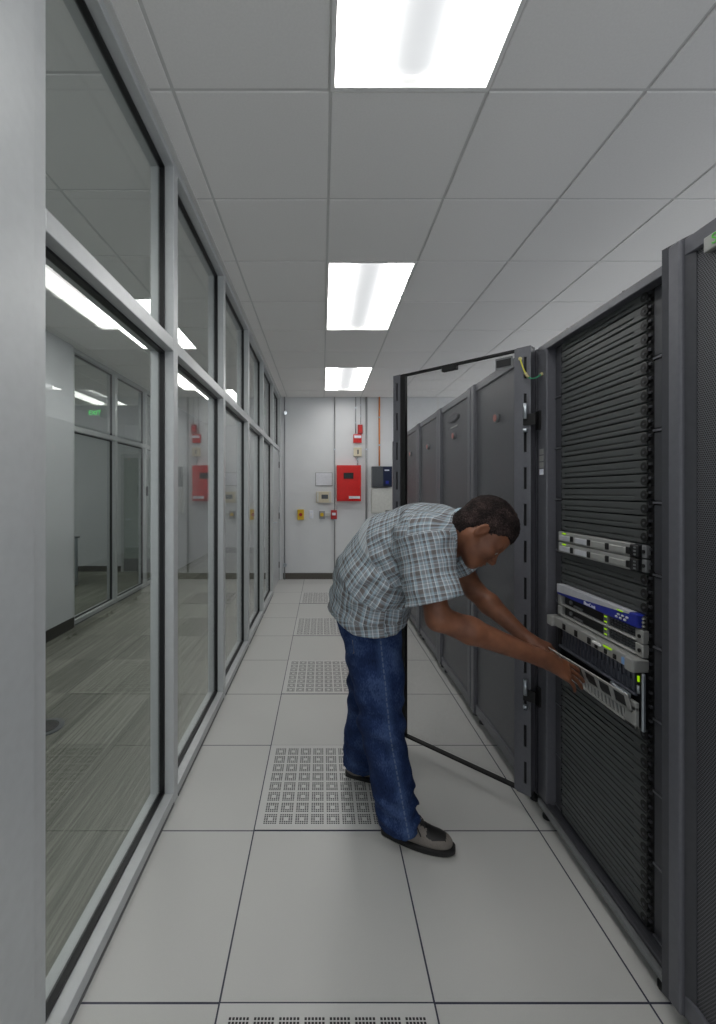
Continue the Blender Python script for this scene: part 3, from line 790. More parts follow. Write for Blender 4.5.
# ---- silver 1U servers
def silver_server(k, label):
    z = ZU + k * U; t = thing('silver_server', label, 'server', (XP, (UY0 + UY1) / 2, z), 'pair of silver servers')
    bm = bmesh.new(); box(bm, XP + .0, XP + .6, UY0 + .02, UY1 - .02, z + .001, z + U - .001); obj('chassis', bm, M['dgrey'], t)
    bm = bmesh.new(); box(bm, XP - .022, XP + .0, UY0 + .052, UY1 - .006, z + .001, z + U - .002, 0, .003, 2); obj('bezel', bm, M['silver'], t)
    ys_ = [UY1 - .02, UY1 - .125, UY1 - .225, UY1 - .325]
    wd = [.072, .075, .078, .08]
    for i, (y, w_) in enumerate(zip(ys_, wd)):
        bm = bmesh.new(); box(bm, XP - .026, XP - .02, y - w_, y, z + .007, z + U - .016, 0, .002, 1)
        obj('drive_cover', bm, M['lgrey'] if i < 2 else M['silver'], t)
        bm = bmesh.new(); box(bm, XP - .027, XP - .021, y - w_ - .02, y - w_ - .004, z + .008, z + U - .014, 0, .002, 1)
        obj('drive_latch', bm, M['black'], t)
    bm = bmesh.new(); box(bm, XP - .024, XP - .021, UY1 - .062, UY1 - .038, z + U - .011, z + U - .005); obj('status_light', bm, M['led'], t)
    bm = bmesh.new(); box(bm, XP - .024, XP + .002, UY0 + .014, UY0 + .050, z + .003, z + U - .004, 0, .003, 1)
    for q in range(3): box(bm, XP - .026, XP - .02, UY0 + .02, UY0 + .03, z + .008 + q * .011, z + .013 + q * .011, 1)
    obj('control_end', bm, [M['rackd'], M['silverd']], t)
    bm = bmesh.new(); box(bm, XP - .012, XP + .004, UY1 + .0, UY1 + .010, z + .002, z + U - .003, 0, .002, 1); obj('rack_ear', bm, M['rackd'], t)
    bm = bmesh.new(); box(bm, XP - .012, XP + .004, UY0 - .006, UY0 + .013, z + .002, z + U - .003, 0, .002, 1)
    disc(bm, (XP - .016, UY0 + .003, z + .022), (1, 0, 0), .006, .006, 10, 1)
    obj('rack_ear', bm, [M['silverd'], M['rackd']], t)
silver_server(26, 'upper of the two slim silver servers with four drive covers')
silver_server(25, 'lower of the two slim silver servers with four drive covers')

# ---- blue-fronted unit
z = ZU + 21 * U
t = thing('network_appliance', 'slim rack unit with a royal blue front and a white swoosh along its top', 'network appliance', (XP, (UY0 + UY1) / 2, z))
bm = bmesh.new(); box(bm, XP, XP + .5, UY0 + .02, UY1 - .02, z + .001, z + U - .001); obj('chassis', bm, M['dgrey'], t)
bm = bmesh.new(); box(bm, XP - .026, XP, UY0 + .012, UY1 - .004, z + .001, z + U - .001, 0, .003, 2); obj('bezel', bm, M['blue'], t)
bm = bmesh.new(); n = 24; prev = None; ya, yb = UY1 - .006, UY0 + .045
for i in range(n + 1):
    s = i / n; y = ya + (yb - ya) * s
    zl = z + .013 + .020 * min(1, (1 - math.cos(PI * min(1, s * 1.0))) / 2 * 1.25) if s > .0 else z + .013
    zl = z + .010 + .027 * s ** 1.1
    zt_ = z + U - .0035
    cur = [bm.verts.new((XP - .0275, y, min(zl, zt_ - .003))), bm.verts.new((XP - .0275, y, zt_)), bm.verts.new((XP - .025, y, min(zl, zt_ - .003))), bm.verts.new((XP - .025, y, zt_))]
    if prev:
        bm.faces.new((prev[0], prev[1], cur[1], cur[0])); bm.faces.new((prev[1], prev[3], cur[3], cur[1])); bm.faces.new((prev[0], cur[0], cur[2], prev[2]))
    prev = cur
box(bm, XP - .0275, XP - .001, UY0 + .045, UY1 - .006, z + U - .0035, z + U - .0005)
obj('white_swoosh', bm, M['lgrey'], t)
text_mesh('lettering', 'BlueCoat', .018, M['textw'], (XP - .0288, UY1 - .225, z + .0115), (0, -1, 0), (0, 0, 1), t)
bm = bmesh.new()
for (yy, zz) in ((.105, .012), (.085, .012), (.065, .012), (.095, .022), (.075, .022), (.055, .022)):
    box(bm, XP - .030, XP - .025, UY0 + yy - .005, UY0 + yy + .005, z + zz - .003, z + zz + .003, 0, .001, 1)
obj('button_pad', bm, M['lgrey'], t)
bm = bmesh.new(); box(bm, XP - .029, XP - .025, UY0 + .075, UY0 + .10, z + .034, z + .038); obj('status_light', bm, M['led'], t)
bm = bmesh.new(); box(bm, XP - .010, XP + .004, UY0 - .006, UY0 + .012, z + .003, z + U - .003, 0, .002, 1)
for q in (.01, .022, .034): disc(bm, (XP - .016, UY0 + .003, z + q), (1, 0, 0), .004, .006, 10, 1)
obj('rack_ear', bm, [M['black'], M['silver']], t)

# ---- black servers with silver frames
def dark_server(k, label):
    z = ZU + k * U; t = thing('dark_server', label, 'server', (XP, (UY0 + UY1) / 2, z), 'pair of dark servers')
    bm = bmesh.new(); box(bm, XP + .0, XP + .7, UY0 + .02, UY1 - .02, z + .001, z + U - .001, 0); box(bm, XP - .006, XP + .0, UY0 + .03, UY1 - .03, z + .006, z + U - .006, 0); obj('chassis', bm, M['rackd'], t)
    bm = bmesh.new()
    box(bm, XP - .020, XP - .0, UY0 + .02, UY1 - .0, z + .001, z + .008, 0, .002, 1)
    box(bm, XP - .020, XP - .0, UY1 - .022, UY1 + .002, z + .001, z + U - .002, 0, .002, 1)
    box(bm, XP - .020, XP - .0, UY0 - .004, UY0 + .03, z + .001, z + U - .002, 0, .002, 1)
    disc(bm, (XP - .023, UY0 + .010, z + .022), (1, 0, 0), .006, .004, 12, 1)
    obj('silver_frame', bm, [M['silver'], M['black']], t)
    bm = bmesh.new(); box(bm, XP - .014, XP - .0, UY0 + .165, UY0 + .19, z + .008, z + U - .003); obj('centre_strip', bm, M['silverd'], t)
    for zz in (.016, .034):
        bm = bmesh.new(); box(bm, XP - .016, XP - .013, UY0 + .172, UY0 + .184, z + zz - .002, z + zz + .002); obj('status_light', bm, M['led'], t)
    bm = bmesh.new()
    for i in range(8):
        for j in range(3):
            box(bm, XP - .010, XP - .004, UY0 + .045 + i * .0145, UY0 + .055 + i * .0145, z + .011 + j * .010, z + .017 + j * .010)
    obj('vent_grid', bm, M['dgrey'], t)
    bm = bmesh.new(); disc(bm, (XP - .012, UY1 - .075, z + .026), (1, 0, 0), .008, .01, 12); box(bm, XP - .010, XP - .004, UY1 - .15, UY1 - .095, z + .012, z + .02, 0)
    obj('port_cluster', bm, M['silverd'], t)
dark_server(20, 'upper dark server in a silver frame, right under the blue unit')
dark_server(19, 'lower dark server in a silver frame, right above the big silver chassis')

# ---- five-unit chassis with the drop-down bezel
z0 = ZU + 14 * U; z5 = z0 + 5 * U
t = thing('storage_chassis', 'tall grey chassis of upright carriers, its silver bezel lowered in the man\'s hands', 'server chassis', (XP, (UY0 + UY1) / 2, z0))
bm = bmesh.new(); box(bm, XP + .02, XP + .65, UY0 + .02, UY1 - .02, z0, z5 - .002)
box(bm, XP - .02, XP + .02, UY0 - .002, UY0 + .026, z0, z5 - .04, 1, .002, 1); box(bm, XP - .02, XP + .02, UY1 - .02, UY1 + .002, z0, z5 - .04, 1, .002, 1)
box(bm, XP - .004, XP + .02, UY0 + .02, UY1 - .02, z0, z0 + .11, 1)
obj('chassis', bm, [M['dgrey'], M['rackd']], t)
bm = bmesh.new(); box(bm, XP - .026, XP - .016, UY0 - .012, UY0 - .003, z0 - .003, z5 - .045, 0, .002, 1); obj('edge_strip', bm, M['steel'], t)
bm = bmesh.new(); zs0, zs1 = z5 - .040, z5 - .003
box(bm, XP - .045, XP + .0, UY0 + .02, UY1 - .0, zs0, zs1, 0, .003, 2)
box(bm, XP - .058, XP + .0, UY1 - .02, UY1 + .02, zs0 - .004, zs1, 0, .005, 2)
box(bm, XP - .056, XP + .0, UY0 - .006, UY0 + .03, zs0 - .004, zs1, 0, .005, 2)
obj('top_bezel', bm, M['silver'], t)
bm = bmesh.new()
bm.free()
for y, q, zt_ in ((UY1 - .09, .009, .028), (UY1 - .17, .009, .028), (UY1 - .25, .009, .028), (UY1 - .29, .007, .02), (UY1 - .34, .007, .02), (UY1 - .385, .007, .02)):
    bm = bmesh.new(); box(bm, XP - .048, XP - .044, y - q, y + q, zs0 + .005, zs0 + zt_, 0, .001, 1)
    obj('bezel_vent', bm, M['black'], t)
bm = bmesh.new(); box(bm, XP - .052, XP - .044, UY1 - .315, UY1 - .275, zs0 + .02, zs0 + .028, 0, .001, 1); obj('release_tab', bm, M['white'], t)
bm = bmesh.new(); box(bm, XP - .048, XP - .044, UY1 - .37, UY1 - .33, zs1 - .010, zs1 - .005); obj('status_light', bm, M['led'], t)
bm = bmesh.new(); box(bm, XP - .048, XP - .0445, UY0 + .034, UY0 + .052, zs0 + .004, zs0 + .026); obj('blue_sticker', bm, paint('pale_blue_sticker', rgb(130, 170, 220), .5), t)
bm = bmesh.new(); box(bm, XP - .024, XP - .019, UY0 + .010, UY0 + .015, zs0 - .038, zs0 - .02); obj('side_light', bm, M['led'], t)
bm = bmesh.new(); tube(bm, [(XP - .022, UY0 + .012, zs0 - .075), (XP - .022, UY0 + .012, zs0 - .05)], .005, 8); obj('latch_pin', bm, M['steel'], t)
# upright carriers
bm = bmesh.new(); NC = 20; ya, yb = UY0 + .03, UY1 - .03
box(bm, XP + .0, XP + .02, ya - .008, yb + .008, zs0 - .085, zs0 - .001, 1)
bm2 = None
obj('carrier_bay', bm, [M['fin'], M['rackd']], t)
for i in range(NC):
    y = ya + (yb - ya) * (i + .5) / NC
    bm = bmesh.new(); box(bm, XP - .022, XP + .004, y - .0085, y + .0045, zs0 - .078, zs0 - .004, 0, .002, 1); box(bm, XP - .026, XP - .02, y - .006, y + .002, zs0 - .070, zs0 - .04, 0, .001, 1)
    obj('drive_carrier', bm, M['fin'], t)
bm = bmesh.new(); box(bm, XP - .03, XP - .0, ya - .012, yb + .012, zs0 - .088, zs0 - .078, 0, .003, 1); box(bm, XP - .034, XP - .0, ya - .012, yb + .012, zs0 - .006, zs0 - .0, 0, .002, 1); obj('bay_lip', bm, M['fin'], t)
# lowered bezel: ladder-shaped flap plus front lip
def Pq(s, u_):   # s: 0 far .. 1 near, u_: 0 inner/top .. 1 fold
    y = 1.80 + (1.335 - 1.80) * s
    o_ = Vector((.912 + (.966 - .912) * s, y, .822 - .012 * s)); f_ = Vector((.948 + .030 * s, y, .757 - .0 * s))
    return o_.lerp(f_, u_)
def slab(bm, s0, s1, u0, u1, th=.004, mi=0):
    n = Vector((-.9, 0, -.4)).normalized() * th
    a, b, c, d = Pq(s0, u0), Pq(s1, u0), Pq(s1, u1), Pq(s0, u1)
    hexa(bm, [a + n, b + n, c + n, d + n, a, b, c, d], mi)
bm = bmesh.new()
slab(bm, 0, 1, 0, .14); slab(bm, 0, 1, .86, 1)
for k in range(8):
    s = k / 7 * .965; slab(bm, s, s + .035, .12, .88)
slab(bm, .62, 1, .86, 1.0)
obj('bezel_flap', bm, M['silver'], t)
bm = bmesh.new(); slab(bm, .01, .99, .05, .95, .0015); obj('flap_filter', bm, M['rackd'], t)
bm = bmesh.new()
box(bm, .980, .990, 1.325, 1.80, .708, .718, 0, .002, 1); box(bm, .980, .990, 1.325, 1.80, .764, .776, 0, .002, 1)
box(bm, .980, .990, 1.785, 1.80, .708, .776, 0, .002, 1); box(bm, .980, .992, 1.325, 1.375, .708, .790, 0, .002, 1)
for k in range(22):
    y = 1.375 + k * .0195
    hexa(bm, [(.983, y, .716), (.983, y + .008, .716), (.987, y + .008, .716), (.987, y, .716), (.983, y + .012, .766), (.983, y + .020, .766), (.987, y + .020, .766), (.987, y + .012, .766)])
box(bm, .988, .990, 1.33, 1.80, .712, .77, 1)
obj('lower_grille', bm, [M['silver'], M['silverd']], t)
bm = bmesh.new(); tube(bm, [(.978, 1.37, .800), (.978, 1.42, .803), (.984, 1.44, .803)], .006, 8); box(bm, .970, .985, 1.35, 1.40, .794, .808, 0, .002, 1); obj('flap_hinge', bm, M['steel'], t)

# ------------------------------------------------------------------ implicit-surface toolkit for the figure
class Field:
    def __init__(s, lo, hi, h):
        s.lo = np.array(lo, float); s.h = h
        s.n = np.ceil((np.array(hi, float) - s.lo) / h).astype(int) + 1
        s.V = np.full(s.n, .05, np.float32)
    def sub(s, lo, hi):
        a = np.clip(np.floor((np.array(lo) - s.lo) / s.h).astype(int), 0, s.n - 1)
        b = np.clip(np.ceil((np.array(hi) - s.lo) / s.h).astype(int) + 1, 1, s.n)
        if np.any(b <= a): return None
        ax = [s.lo[i] + s.h * np.arange(a[i], b[i]) for i in range(3)]
        X, Y, Z = np.meshgrid(*ax, indexing='ij', sparse=True)
        return (slice(a[0], b[0]), slice(a[1], b[1]), slice(a[2], b[2])), X, Y, Z
    def add(s, d, sl, k):
        v = s.V[sl]
        if k > 0:
            hh = np.maximum(k - np.abs(v - d), 0) / k
            s.V[sl] = np.minimum(v, d) - hh * hh * k * .25
        else: s.V[sl] = np.minimum(v, d)
    def cut(s, d, sl, k):
        v = s.V[sl]; d = -d
        if k > 0:
            hh = np.maximum(k - np.abs(v - d), 0) / k
            s.V[sl] = np.maximum(v, d) + hh * hh * k * .25
        else: s.V[sl] = np.maximum(v, d)
    def cone(s, a, b, ra, rb, k=.02, ysc=1.0, cut=False):
        a = np.array(a, float); b = np.array(b, float); R = max(ra, rb)
        pad = R / min(ysc, 1.0) + .05
        q = s.sub(np.minimum(a, b) - pad, np.maximum(a, b) + pad)
        if q is None: return
        sl, X, Y, Z = q
        ym = (a[1] + b[1]) / 2
        A = a.copy(); B = b.copy(); Ys = Y
        d = B - A; L2 = (d * d).sum() + 1e-12
        t = np.clip(((X - A[0]) * d[0] + (Ys - A[1]) * d[1] + (Z - A[2]) * d[2]) / L2, 0, 1)
        dx = X - A[0] - t * d[0]; dy = (Ys - A[1] - t * d[1]) * ysc; dz = Z - A[2] - t * d[2]
        dist = np.sqrt(dx * dx + dy * dy + dz * dz) - (ra + (rb - ra) * t)
        (s.cut if cut else s.add)(dist.astype(np.float32), sl, k)
    def ell(s, c, axes, r, k=.01, cut=False):
        """axes: 3 unit vectors, r: 3 radii"""
        c = np.array(c, float); R = max(r) + .04
        q = s.sub(c - R, c + R)
        if q is None: return
        sl, X, Y, Z = q
        X = X - c[0]; Y = Y - c[1]; Z = Z - c[2]; k0 = 0; k1 = 0
        for ax, rr in zip(axes, r):
            p = X * ax[0] + Y * ax[1] + Z * ax[2]
            k0 = k0 + (p / rr) ** 2; k1 = k1 + (p / rr ** 2) ** 2
        k0 = np.sqrt(k0); k1 = np.sqrt(k1) + 1e-9
        dist = k0 * (k0 - 1) / k1
        (s.cut if cut else s.add)(dist.astype(np.float32), sl, k)
    def full(s):
        ax = [s.lo[i] + s.h * np.arange(s.n[i]) for i in range(3)]
        return np.meshgrid(*ax, indexing='ij', sparse=True)
    def mesh(s):
        V = s.V; S = V < 0; nx, ny, nz = V.shape
        cnt = np.zeros((nx - 1, ny - 1, nz - 1), np.int8)
        for i in (0, 1):
            for j in (0, 1):
                for k in (0, 1): cnt += S[i:nx - 1 + i, j:ny - 1 + j, k:nz - 1 + k]
        act = (cnt > 0) & (cnt < 8)
        idx = np.full(act.shape, -1, np.int64); I = np.argwhere(act); idx[act] = np.arange(len(I))
        acc = np.zeros((len(I), 3)); num = np.zeros(len(I))
        cor = [(i, j, k) for i in (0, 1) for j in (0, 1) for k in (0, 1)]
        vals = {c: V[I[:, 0] + c[0], I[:, 1] + c[1], I[:, 2] + c[2]] for c in cor}
        for c in cor:
            for ax in range(3):
                if c[ax] == 0:
                    d = list(c); d[ax] = 1; d = tuple(d)
                    va, vb = vals[c], vals[d]; m = (va < 0) != (vb < 0)
                    t = np.zeros(len(I)); t[m] = va[m] / (va[m] - vb[m])
                    p = np.zeros((len(I), 3)); p[:] = c; p[:, ax] += t
                    acc[m] += p[m]; num[m] += 1
        P = (I + acc / num[:, None]) * s.h + s.lo
        faces = []
        for ax in range(3):
            o1, o2 = [(1, 2), (2, 0), (0, 1)][ax]
            sa = [slice(None)] * 3; sb = [slice(None)] * 3
            sa[ax] = slice(0, V.shape[ax] - 1); sb[ax] = slice(1, V.shape[ax])
            a = S[tuple(sa)]; b = S[tuple(sb)]
            E = np.argwhere(a != b)
            ok = (E[:, o1] > 0) & (E[:, o2] > 0) & (E[:, o1] < act.shape[o1]) & (E[:, o2] < act.shape[o2])
            E = E[ok]; ins = a[E[:, 0], E[:, 1], E[:, 2]]
            def cid(d1, d2):
                Q = E.copy(); Q[:, o1] -= d1; Q[:, o2] -= d2; return idx[Q[:, 0], Q[:, 1], Q[:, 2]]
            q = np.stack([cid(1, 1), cid(0, 1), cid(0, 0), cid(1, 0)], 1)
            q[~ins] = q[~ins][:, ::-1]
            faces.append(q)
        Fc = np.concatenate(faces); Fc = Fc[(Fc >= 0).all(1)]
        return P, Fc
def keep_largest(P, Fc):
    n = len(P); lab = np.arange(n)
    for _ in range(400):
        mn = lab[Fc].min(1); new = lab.copy()
        for c in range(4): np.minimum.at(new, Fc[:, c], mn)
        new = new[new]
        if (new == lab).all(): break
        lab = new
    u_, c_ = np.unique(lab, return_counts=True); best = u_[c_.argmax()]
    kv = lab == best; remap = np.cumsum(kv) - 1
    Fk = Fc[kv[Fc[:, 0]]]
    return P[kv], remap[Fk]
def np_obj(name, P, Fc, mats, parent, uv=None, matidx=None, relax=2):
    # light Laplacian relax
    for _ in range(relax):
        acc = np.zeros_like(P); cnt = np.zeros(len(P))
        for a, b in ((0, 1), (1, 2), (2, 3), (3, 0)):
            np.add.at(acc, Fc[:, a], P[Fc[:, b]]); np.add.at(acc, Fc[:, b], P[Fc[:, a]])
            np.add.at(cnt, Fc[:, a], 1); np.add.at(cnt, Fc[:, b], 1)
        P = P * .5 + .5 * acc / cnt[:, None]
    o0 = np.array(parent_world(parent))
    me = bpy.data.meshes.new(name)
    me.vertices.add(len(P)); me.vertices.foreach_set('co', (P - o0).astype(np.float32).ravel())
    me.loops.add(len(Fc) * 4); me.loops.foreach_set('vertex_index', Fc.astype(np.int32).ravel())
    me.polygons.add(len(Fc)); me.polygons.foreach_set('loop_start', np.arange(0, len(Fc) * 4, 4, dtype=np.int32))
    me.polygons.foreach_set('use_smooth', np.ones(len(Fc), bool))
    me.update(calc_edges=True)
    for m in mats: me.materials.append(m)
    if uv is not None:
        l = me.uv_layers.new(name='UVMap'); l.data.foreach_set('uv', uv(P, Fc).astype(np.float32).ravel())
    if matidx is not None: me.polygons.foreach_set('material_index', matidx(P, Fc).astype(np.int32))
    me.validate(); me.update()
    o = bpy.data.objects.new(name, me); C.objects.link(o); o.parent = parent
    return o
def N3(v): v = np.array(v, float); return v / np.linalg.norm(v)

# ------------------------------------------------------------------ person materials
def skin_mat():
    m, nt, out = newmat('brown_skin'); g = NG(nt)
    nz = g.noise(objc(g), 14, 4); fz = g.noise(objc(g), 400, 2)
    col = g.ramp(nz, [(.3, rgb(98, 62, 46)), (.7, rgb(134, 88, 64))])
    b = g.bsdf(out, col, .5, 0, .4, fz, .12, .001)
    b.inputs['Subsurface Weight'].default_value = .08; b.inputs['Subsurface Radius'].default_value = (.012, .005, .003)
    return m
M['skin'] = skin_mat()
def hair_mat():
    m, nt, out = newmat('short_black_hair'); g = NG(nt)
    nz = g.noise(objc(g), 230, 4, .7); big = g.noise(objc(g), 25, 3)
    v = g.math('ADD', g.math('MULTIPLY', nz, .6), g.math('MULTIPLY', big, .4))
    col = g.ramp(v, [(.4, rgb(22, 18, 18)), (.52, rgb(42, 34, 33)), (.68, rgb(92, 76, 72))])
    g.bsdf(out, col, .8, 0, .15, nz, .9, .006); return m
M['hair'] = hair_mat()
def plaid_mat():
    m, nt, out = newmat('plaid_shirt_cloth'); g = NG(nt)
    s = g.sep(uvc(g))   # metres
    LB = rgb(150, 172, 184); BR = rgb(96, 88, 86); GR = rgb(132, 138, 144); WH = rgb(214, 220, 224); DK = rgb(62, 62, 68)
    st = [(0, GR), (.10, LB), (.16, WH), (.20, BR), (.42, GR), (.46, LB), (.56, WH), (.60, DK), (.66, BR), (.74, LB), (.84, GR), (.92, WH), (.96, GR)]
    def bands(c, P, off=0.):
        f = g.math('FRACT', g.math('ADD', g.math('DIVIDE', c, P), 20.0 + off)); return g.ramp(f, st, 'CONSTANT')
    a = bands(s[1], .068); b = bands(s[0], .062, .3)
    col = g.mix(.42, a, b)
    wv = g.noise(g.scalev(uvc(g), 900, 900, 1), 1, 1)
    col = g.mix(g.math('MULTIPLY', wv, .25), col, rgb(180, 186, 190))
    fold = g.noise(objc(g), 16, 4)
    g.bsdf(out, col, .85, 0, .15, fold, .35, .012); return m
M['plaid'] = plaid_mat()
def denim_mat():
    m, nt, out = newmat('blue_denim'); g = NG(nt)
    o_ = objc(g); fz = g.noise(g.scalev(o_, 1, 1, .35), 260, 3); big = g.noise(o_, 9, 4)
    s = g.sep(uvc(g))
    v = g.math('ADD', g.math('MULTIPLY', fz, .35), g.math('MULTIPLY', big, .65))
    col = g.ramp(v, [(.32, rgb(20, 30, 56)), (.5, rgb(37, 53, 90)), (.7, rgb(76, 96, 134))])
    # worn side seam: u holds the distance around the leg from the outer seam
    d = g.math('ABSOLUTE', s[0])
    seam = g.math('MULTIPLY', g.math('LESS_THAN', d, .003), g.math('GREATER_THAN', g.math('FRACT', g.math('MULTIPLY', s[1], 45.0)), .3))
    halo = g.math('MULTIPLY', g.math('SUBTRACT', 1.0, g.math('DIVIDE', d, .03), clamp=True), .22)
    col = g.mix(halo, col, rgb(92, 120, 165)); col = g.mix(g.math('MULTIPLY', seam, .28), col, rgb(140, 150, 165))
    g.bsdf(out, col, .85, 0, .1, fz, .35, .002); return m
M['denim'] = denim_mat()
M['suede'] = paint('grey_suede', rgb(118, 112, 106), .85, 0, .12, 200)
M['shoeblack'] = paint('black_shoe_leather', rgb(14, 14, 15), .5)
M['sole'] = paint('black_rubber_sole', rgb(20, 20, 21), .6)
M['solew'] = paint('off_white_outsole', rgb(150, 150, 142), .6)
M['eye'] = paint('eye_white', rgb(190, 184, 178), .25)
M['iris'] = paint('dark_iris', rgb(20, 12, 10), .15)

# ------------------------------------------------------------------ person
def WR(px, py, Y): return np.array(W(px, py, Y))
person = thing('person', 'man in plaid short-sleeved shirt and blue jeans bending into the open rack', 'person', (.27, 1.93, 0))

# joints
spine = [(WR(368, 606, 1.92), 38 * 1.92 / F), (WR(375, 577, 1.88), 39 * 1.88 / F), (WR(393, 550, 1.82), 36.5 * 1.82 / F), (WR(423, 536, 1.74), 32 * 1.74 / F), (WR(442, 535, 1.68), 25 * 1.68 / F)]
shN = WR(421, 539, 1.575); elN = WR(438, 618, 1.50); wrN = WR(546, 660, 1.515); 
shF = WR(438, 524, 1.90); elF = WR(474, 590, 1.93); wrF = WR(526, 638, 1.80)
hipN = np.array([.215, 1.845, .88]); knN = WR(382, 724, 1.79); anN = WR(402, 832, 1.765)
hipF = np.array([.23, 2.00, .88]); knF = np.array([.225, 2.08, .47]); anF = np.array([.195, 2.15, .075])
# head frame
SC = 1.0
hf = N3((.55, -.18, -.83)); hu0 = np.array([.83, 0, .55]); hs = N3(np.cross(hf, hu0)); hu = np.cross(hs, hf)   # hs points to one side
HC = np.array([.571, 1.56, 1.298])
def HL(f, u, s_): return HC + SC * (f * hf + u * hu + s_ * hs)
AX = (hf, hu, hs)

def add_head(fd):
    E = lambda f, u, s_, rf, ru, rs, k=.012, cut=False, ax=AX: fd.ell(HL(f, u, s_), ax, (rf * SC, ru * SC, rs * SC), k, cut)
    E(-.008, .052, 0, .094, .090, .074, .0)
    E(.040, .030, 0, .060, .070, .064, .03)
    E(.040, -.025, 0, .055, .060, .054, .03)
    E(.050, -.060, 0, .045, .031, .042, .03)
    E(.079, -.082, 0, .019, .017, .022, .02)
    fd.cone(HL(-.01, -.035, -.052), HL(.07, -.078, -.02), .018 * SC, .015 * SC, .025)
    fd.cone(HL(-.01, -.035, .052), HL(.07, -.078, .02), .018 * SC, .015 * SC, .025)
    for s_ in (-1, 1):
        E(.066, -.016, .042 * s_, .026, .020, .022, .02)             # cheekbone
        fd.cone(HL(.088, .030, .012 * s_), HL(.076, .030, .048 * s_), .010 * SC, .009 * SC, .012)   # brow
        E(.097, .008, .031 * s_, .016, .013, .018, .010, True)      # socket
        E(.081, .006, .031 * s_, .0135, .0125, .0150, .004)         # lids
        fd.cone(HL(.103, -.026, .008 * s_), HL(.101, -.025, .015 * s_), .0085 * SC, .0075 * SC, .006)   # nostril wing
    fd.cone(HL(.090, .022, 0), HL(.115, -.014, 0), .0075 * SC, .0095 * SC, .010)   # bridge
    E(.114, -.020, 0, .012, .010, .012, .008)
    E(.098, -.046, 0, .013, .0065, .024, .006)                      # upper lip
    E(.096, -.059, 0, .012, .0075, .021, .005)
    E(.110, -.0525, 0, .010, .0022, .024, .002, True)               # mouth line
    for s_ in (-1, 1):                                              # ears
        ef = N3(hf * .9 - hu * .15 + hs * (s_ * -.35)); es = N3(np.cross(ef, hu)); eu = np.cross(es, ef)
        c = (-.008, .002, .076 * s_)
        fd.ell(HL(*c), (ef, eu, es), (.019 * SC, .032 * SC, .008 * SC), .008)
        fd.ell(HL(-.004, .005, .085 * s_), (ef, eu, es), (.010 * SC, .019 * SC, .007 * SC), .004, True)
    # neck
    fd.cone(HL(-.035, -.02, 0), WR(452, 531, 1.66), .057 * SC, .066 * SC, .03)

def add_hand(fd, wr, dr, side, nrm, curls, thumb, rad=1.0):
    """dr toward fingers, side toward the thumb, nrm back-of-hand; curls per finger (radians per joint)"""
    dr = N3(dr); nrm = N3(nrm - dr * np.dot(nrm, dr)); side = N3(np.cross(nrm, dr)) * side
    Pn = lambda a, b, c: wr + dr * a + side * b + nrm * c
    # palm
    for b in (-.030, -.010, .010, .029):
        fd.cone(Pn(.015, b * .55, 0), Pn(.088 - .006 * abs(b) * 30, b, 0), .016, .0125, .012)
    fd.cone(Pn(-.02, 0, 0), Pn(.03, 0, 0), .026, .022, .02)
    LEN = [(.033, .022, .017), (.044, .027, .020), (.048, .030, .021), (.043, .027, .020)]   # little .. index
    B = [-.033, -.0115, .0105, .0325]; R = [.0078, .0088, .0092, .009]
    for i in range(4):
        p = Pn(.090 - (.010 if i == 0 else 0), B[i], .001); ang = 0.12; yaw = (i - 1.6) * .07
        for j in range(3):
            ang += curls[i][j]
            d = dr * math.cos(ang) * math.cos(yaw) + side * math.sin(yaw) - nrm * math.sin(ang); d = N3(d)
            q = p + d * LEN[i][j] ; r0 = R[i] * (1 - .08 * j) * rad; r1 = R[i] * (1 - .08 * (j + 1)) * rad
            fd.cone(p, q, r0, r1, .002 if j else .006); p = q
    p = Pn(.022, .022, -.004); a, b = thumb
    d1 = N3(dr * .62 + side * .72 - nrm * .35 * a); q = p + d1 * .042; fd.cone(p, q, .0155, .0115, .012)
    d2 = N3(dr * .9 + side * .25 - nrm * .45 * b); q2 = q + d2 * .032; fd.cone(q, q2, .011, .0098, .004)
    d3 = N3(dr * .95 - side * .05 - nrm * .5 * b); fd.cone(q2, q2 + d3 * .026, .0098, .0082, .004)

# body, one continuous surface
fd = Field((-.02, 1.36, .03), (1.03, 2.30, 1.52), .004)
add_head(fd)
for (a, ra), (b, rb) in zip(spine[:-1], spine[1:]):
    fd.cone(a, b, ra * .86, rb * .84, .03, .68)
fd.cone(spine[-1][0], shN + np.array([0, .03, .0]), .085, .058, .05); fd.cone(spine[-1][0], shF + np.array([0, -.03, 0]), .085, .058, .05)
for sh, el, wr in ((shN, elN, wrN), (shF, elF, wrF)):
    fd.cone(sh, el, .056, .043, .03)
    mid = el + (wr - el) * .3
    fd.cone(el, mid, .043, .046, .02); fd.cone(mid, wr, .046, .028, .02)
tgN = WR(600, 688, 1.53) - wrN; tgF = WR(560, 654, 1.70) - wrF
add_hand(fd, wrN, tgN, 1, np.array([-.25, -.55, .8]), [(.15, .3, .25), (.06, .22, .2), (.02, .18, .15), (.0, .14, .1)], (.7, .8))
add_hand(fd, wrF, tgF, -1, np.array([-.3, .35, .9]), [(.4, .5, .4), (.32, .45, .35), (.25, .4, .3), (.15, .35, .25)], (1, 1))
for hp, kn, an in ((hipN, knN, anN), (hipF, knF, anF)):
    fd.cone(hp, kn, .088, .060, .03); fd.cone(kn, an, .058, .038, .02)
P, Fc = keep_largest(*fd.mesh())
body = np_obj('body', P, Fc, [M['skin']], person, relax=2)
del fd

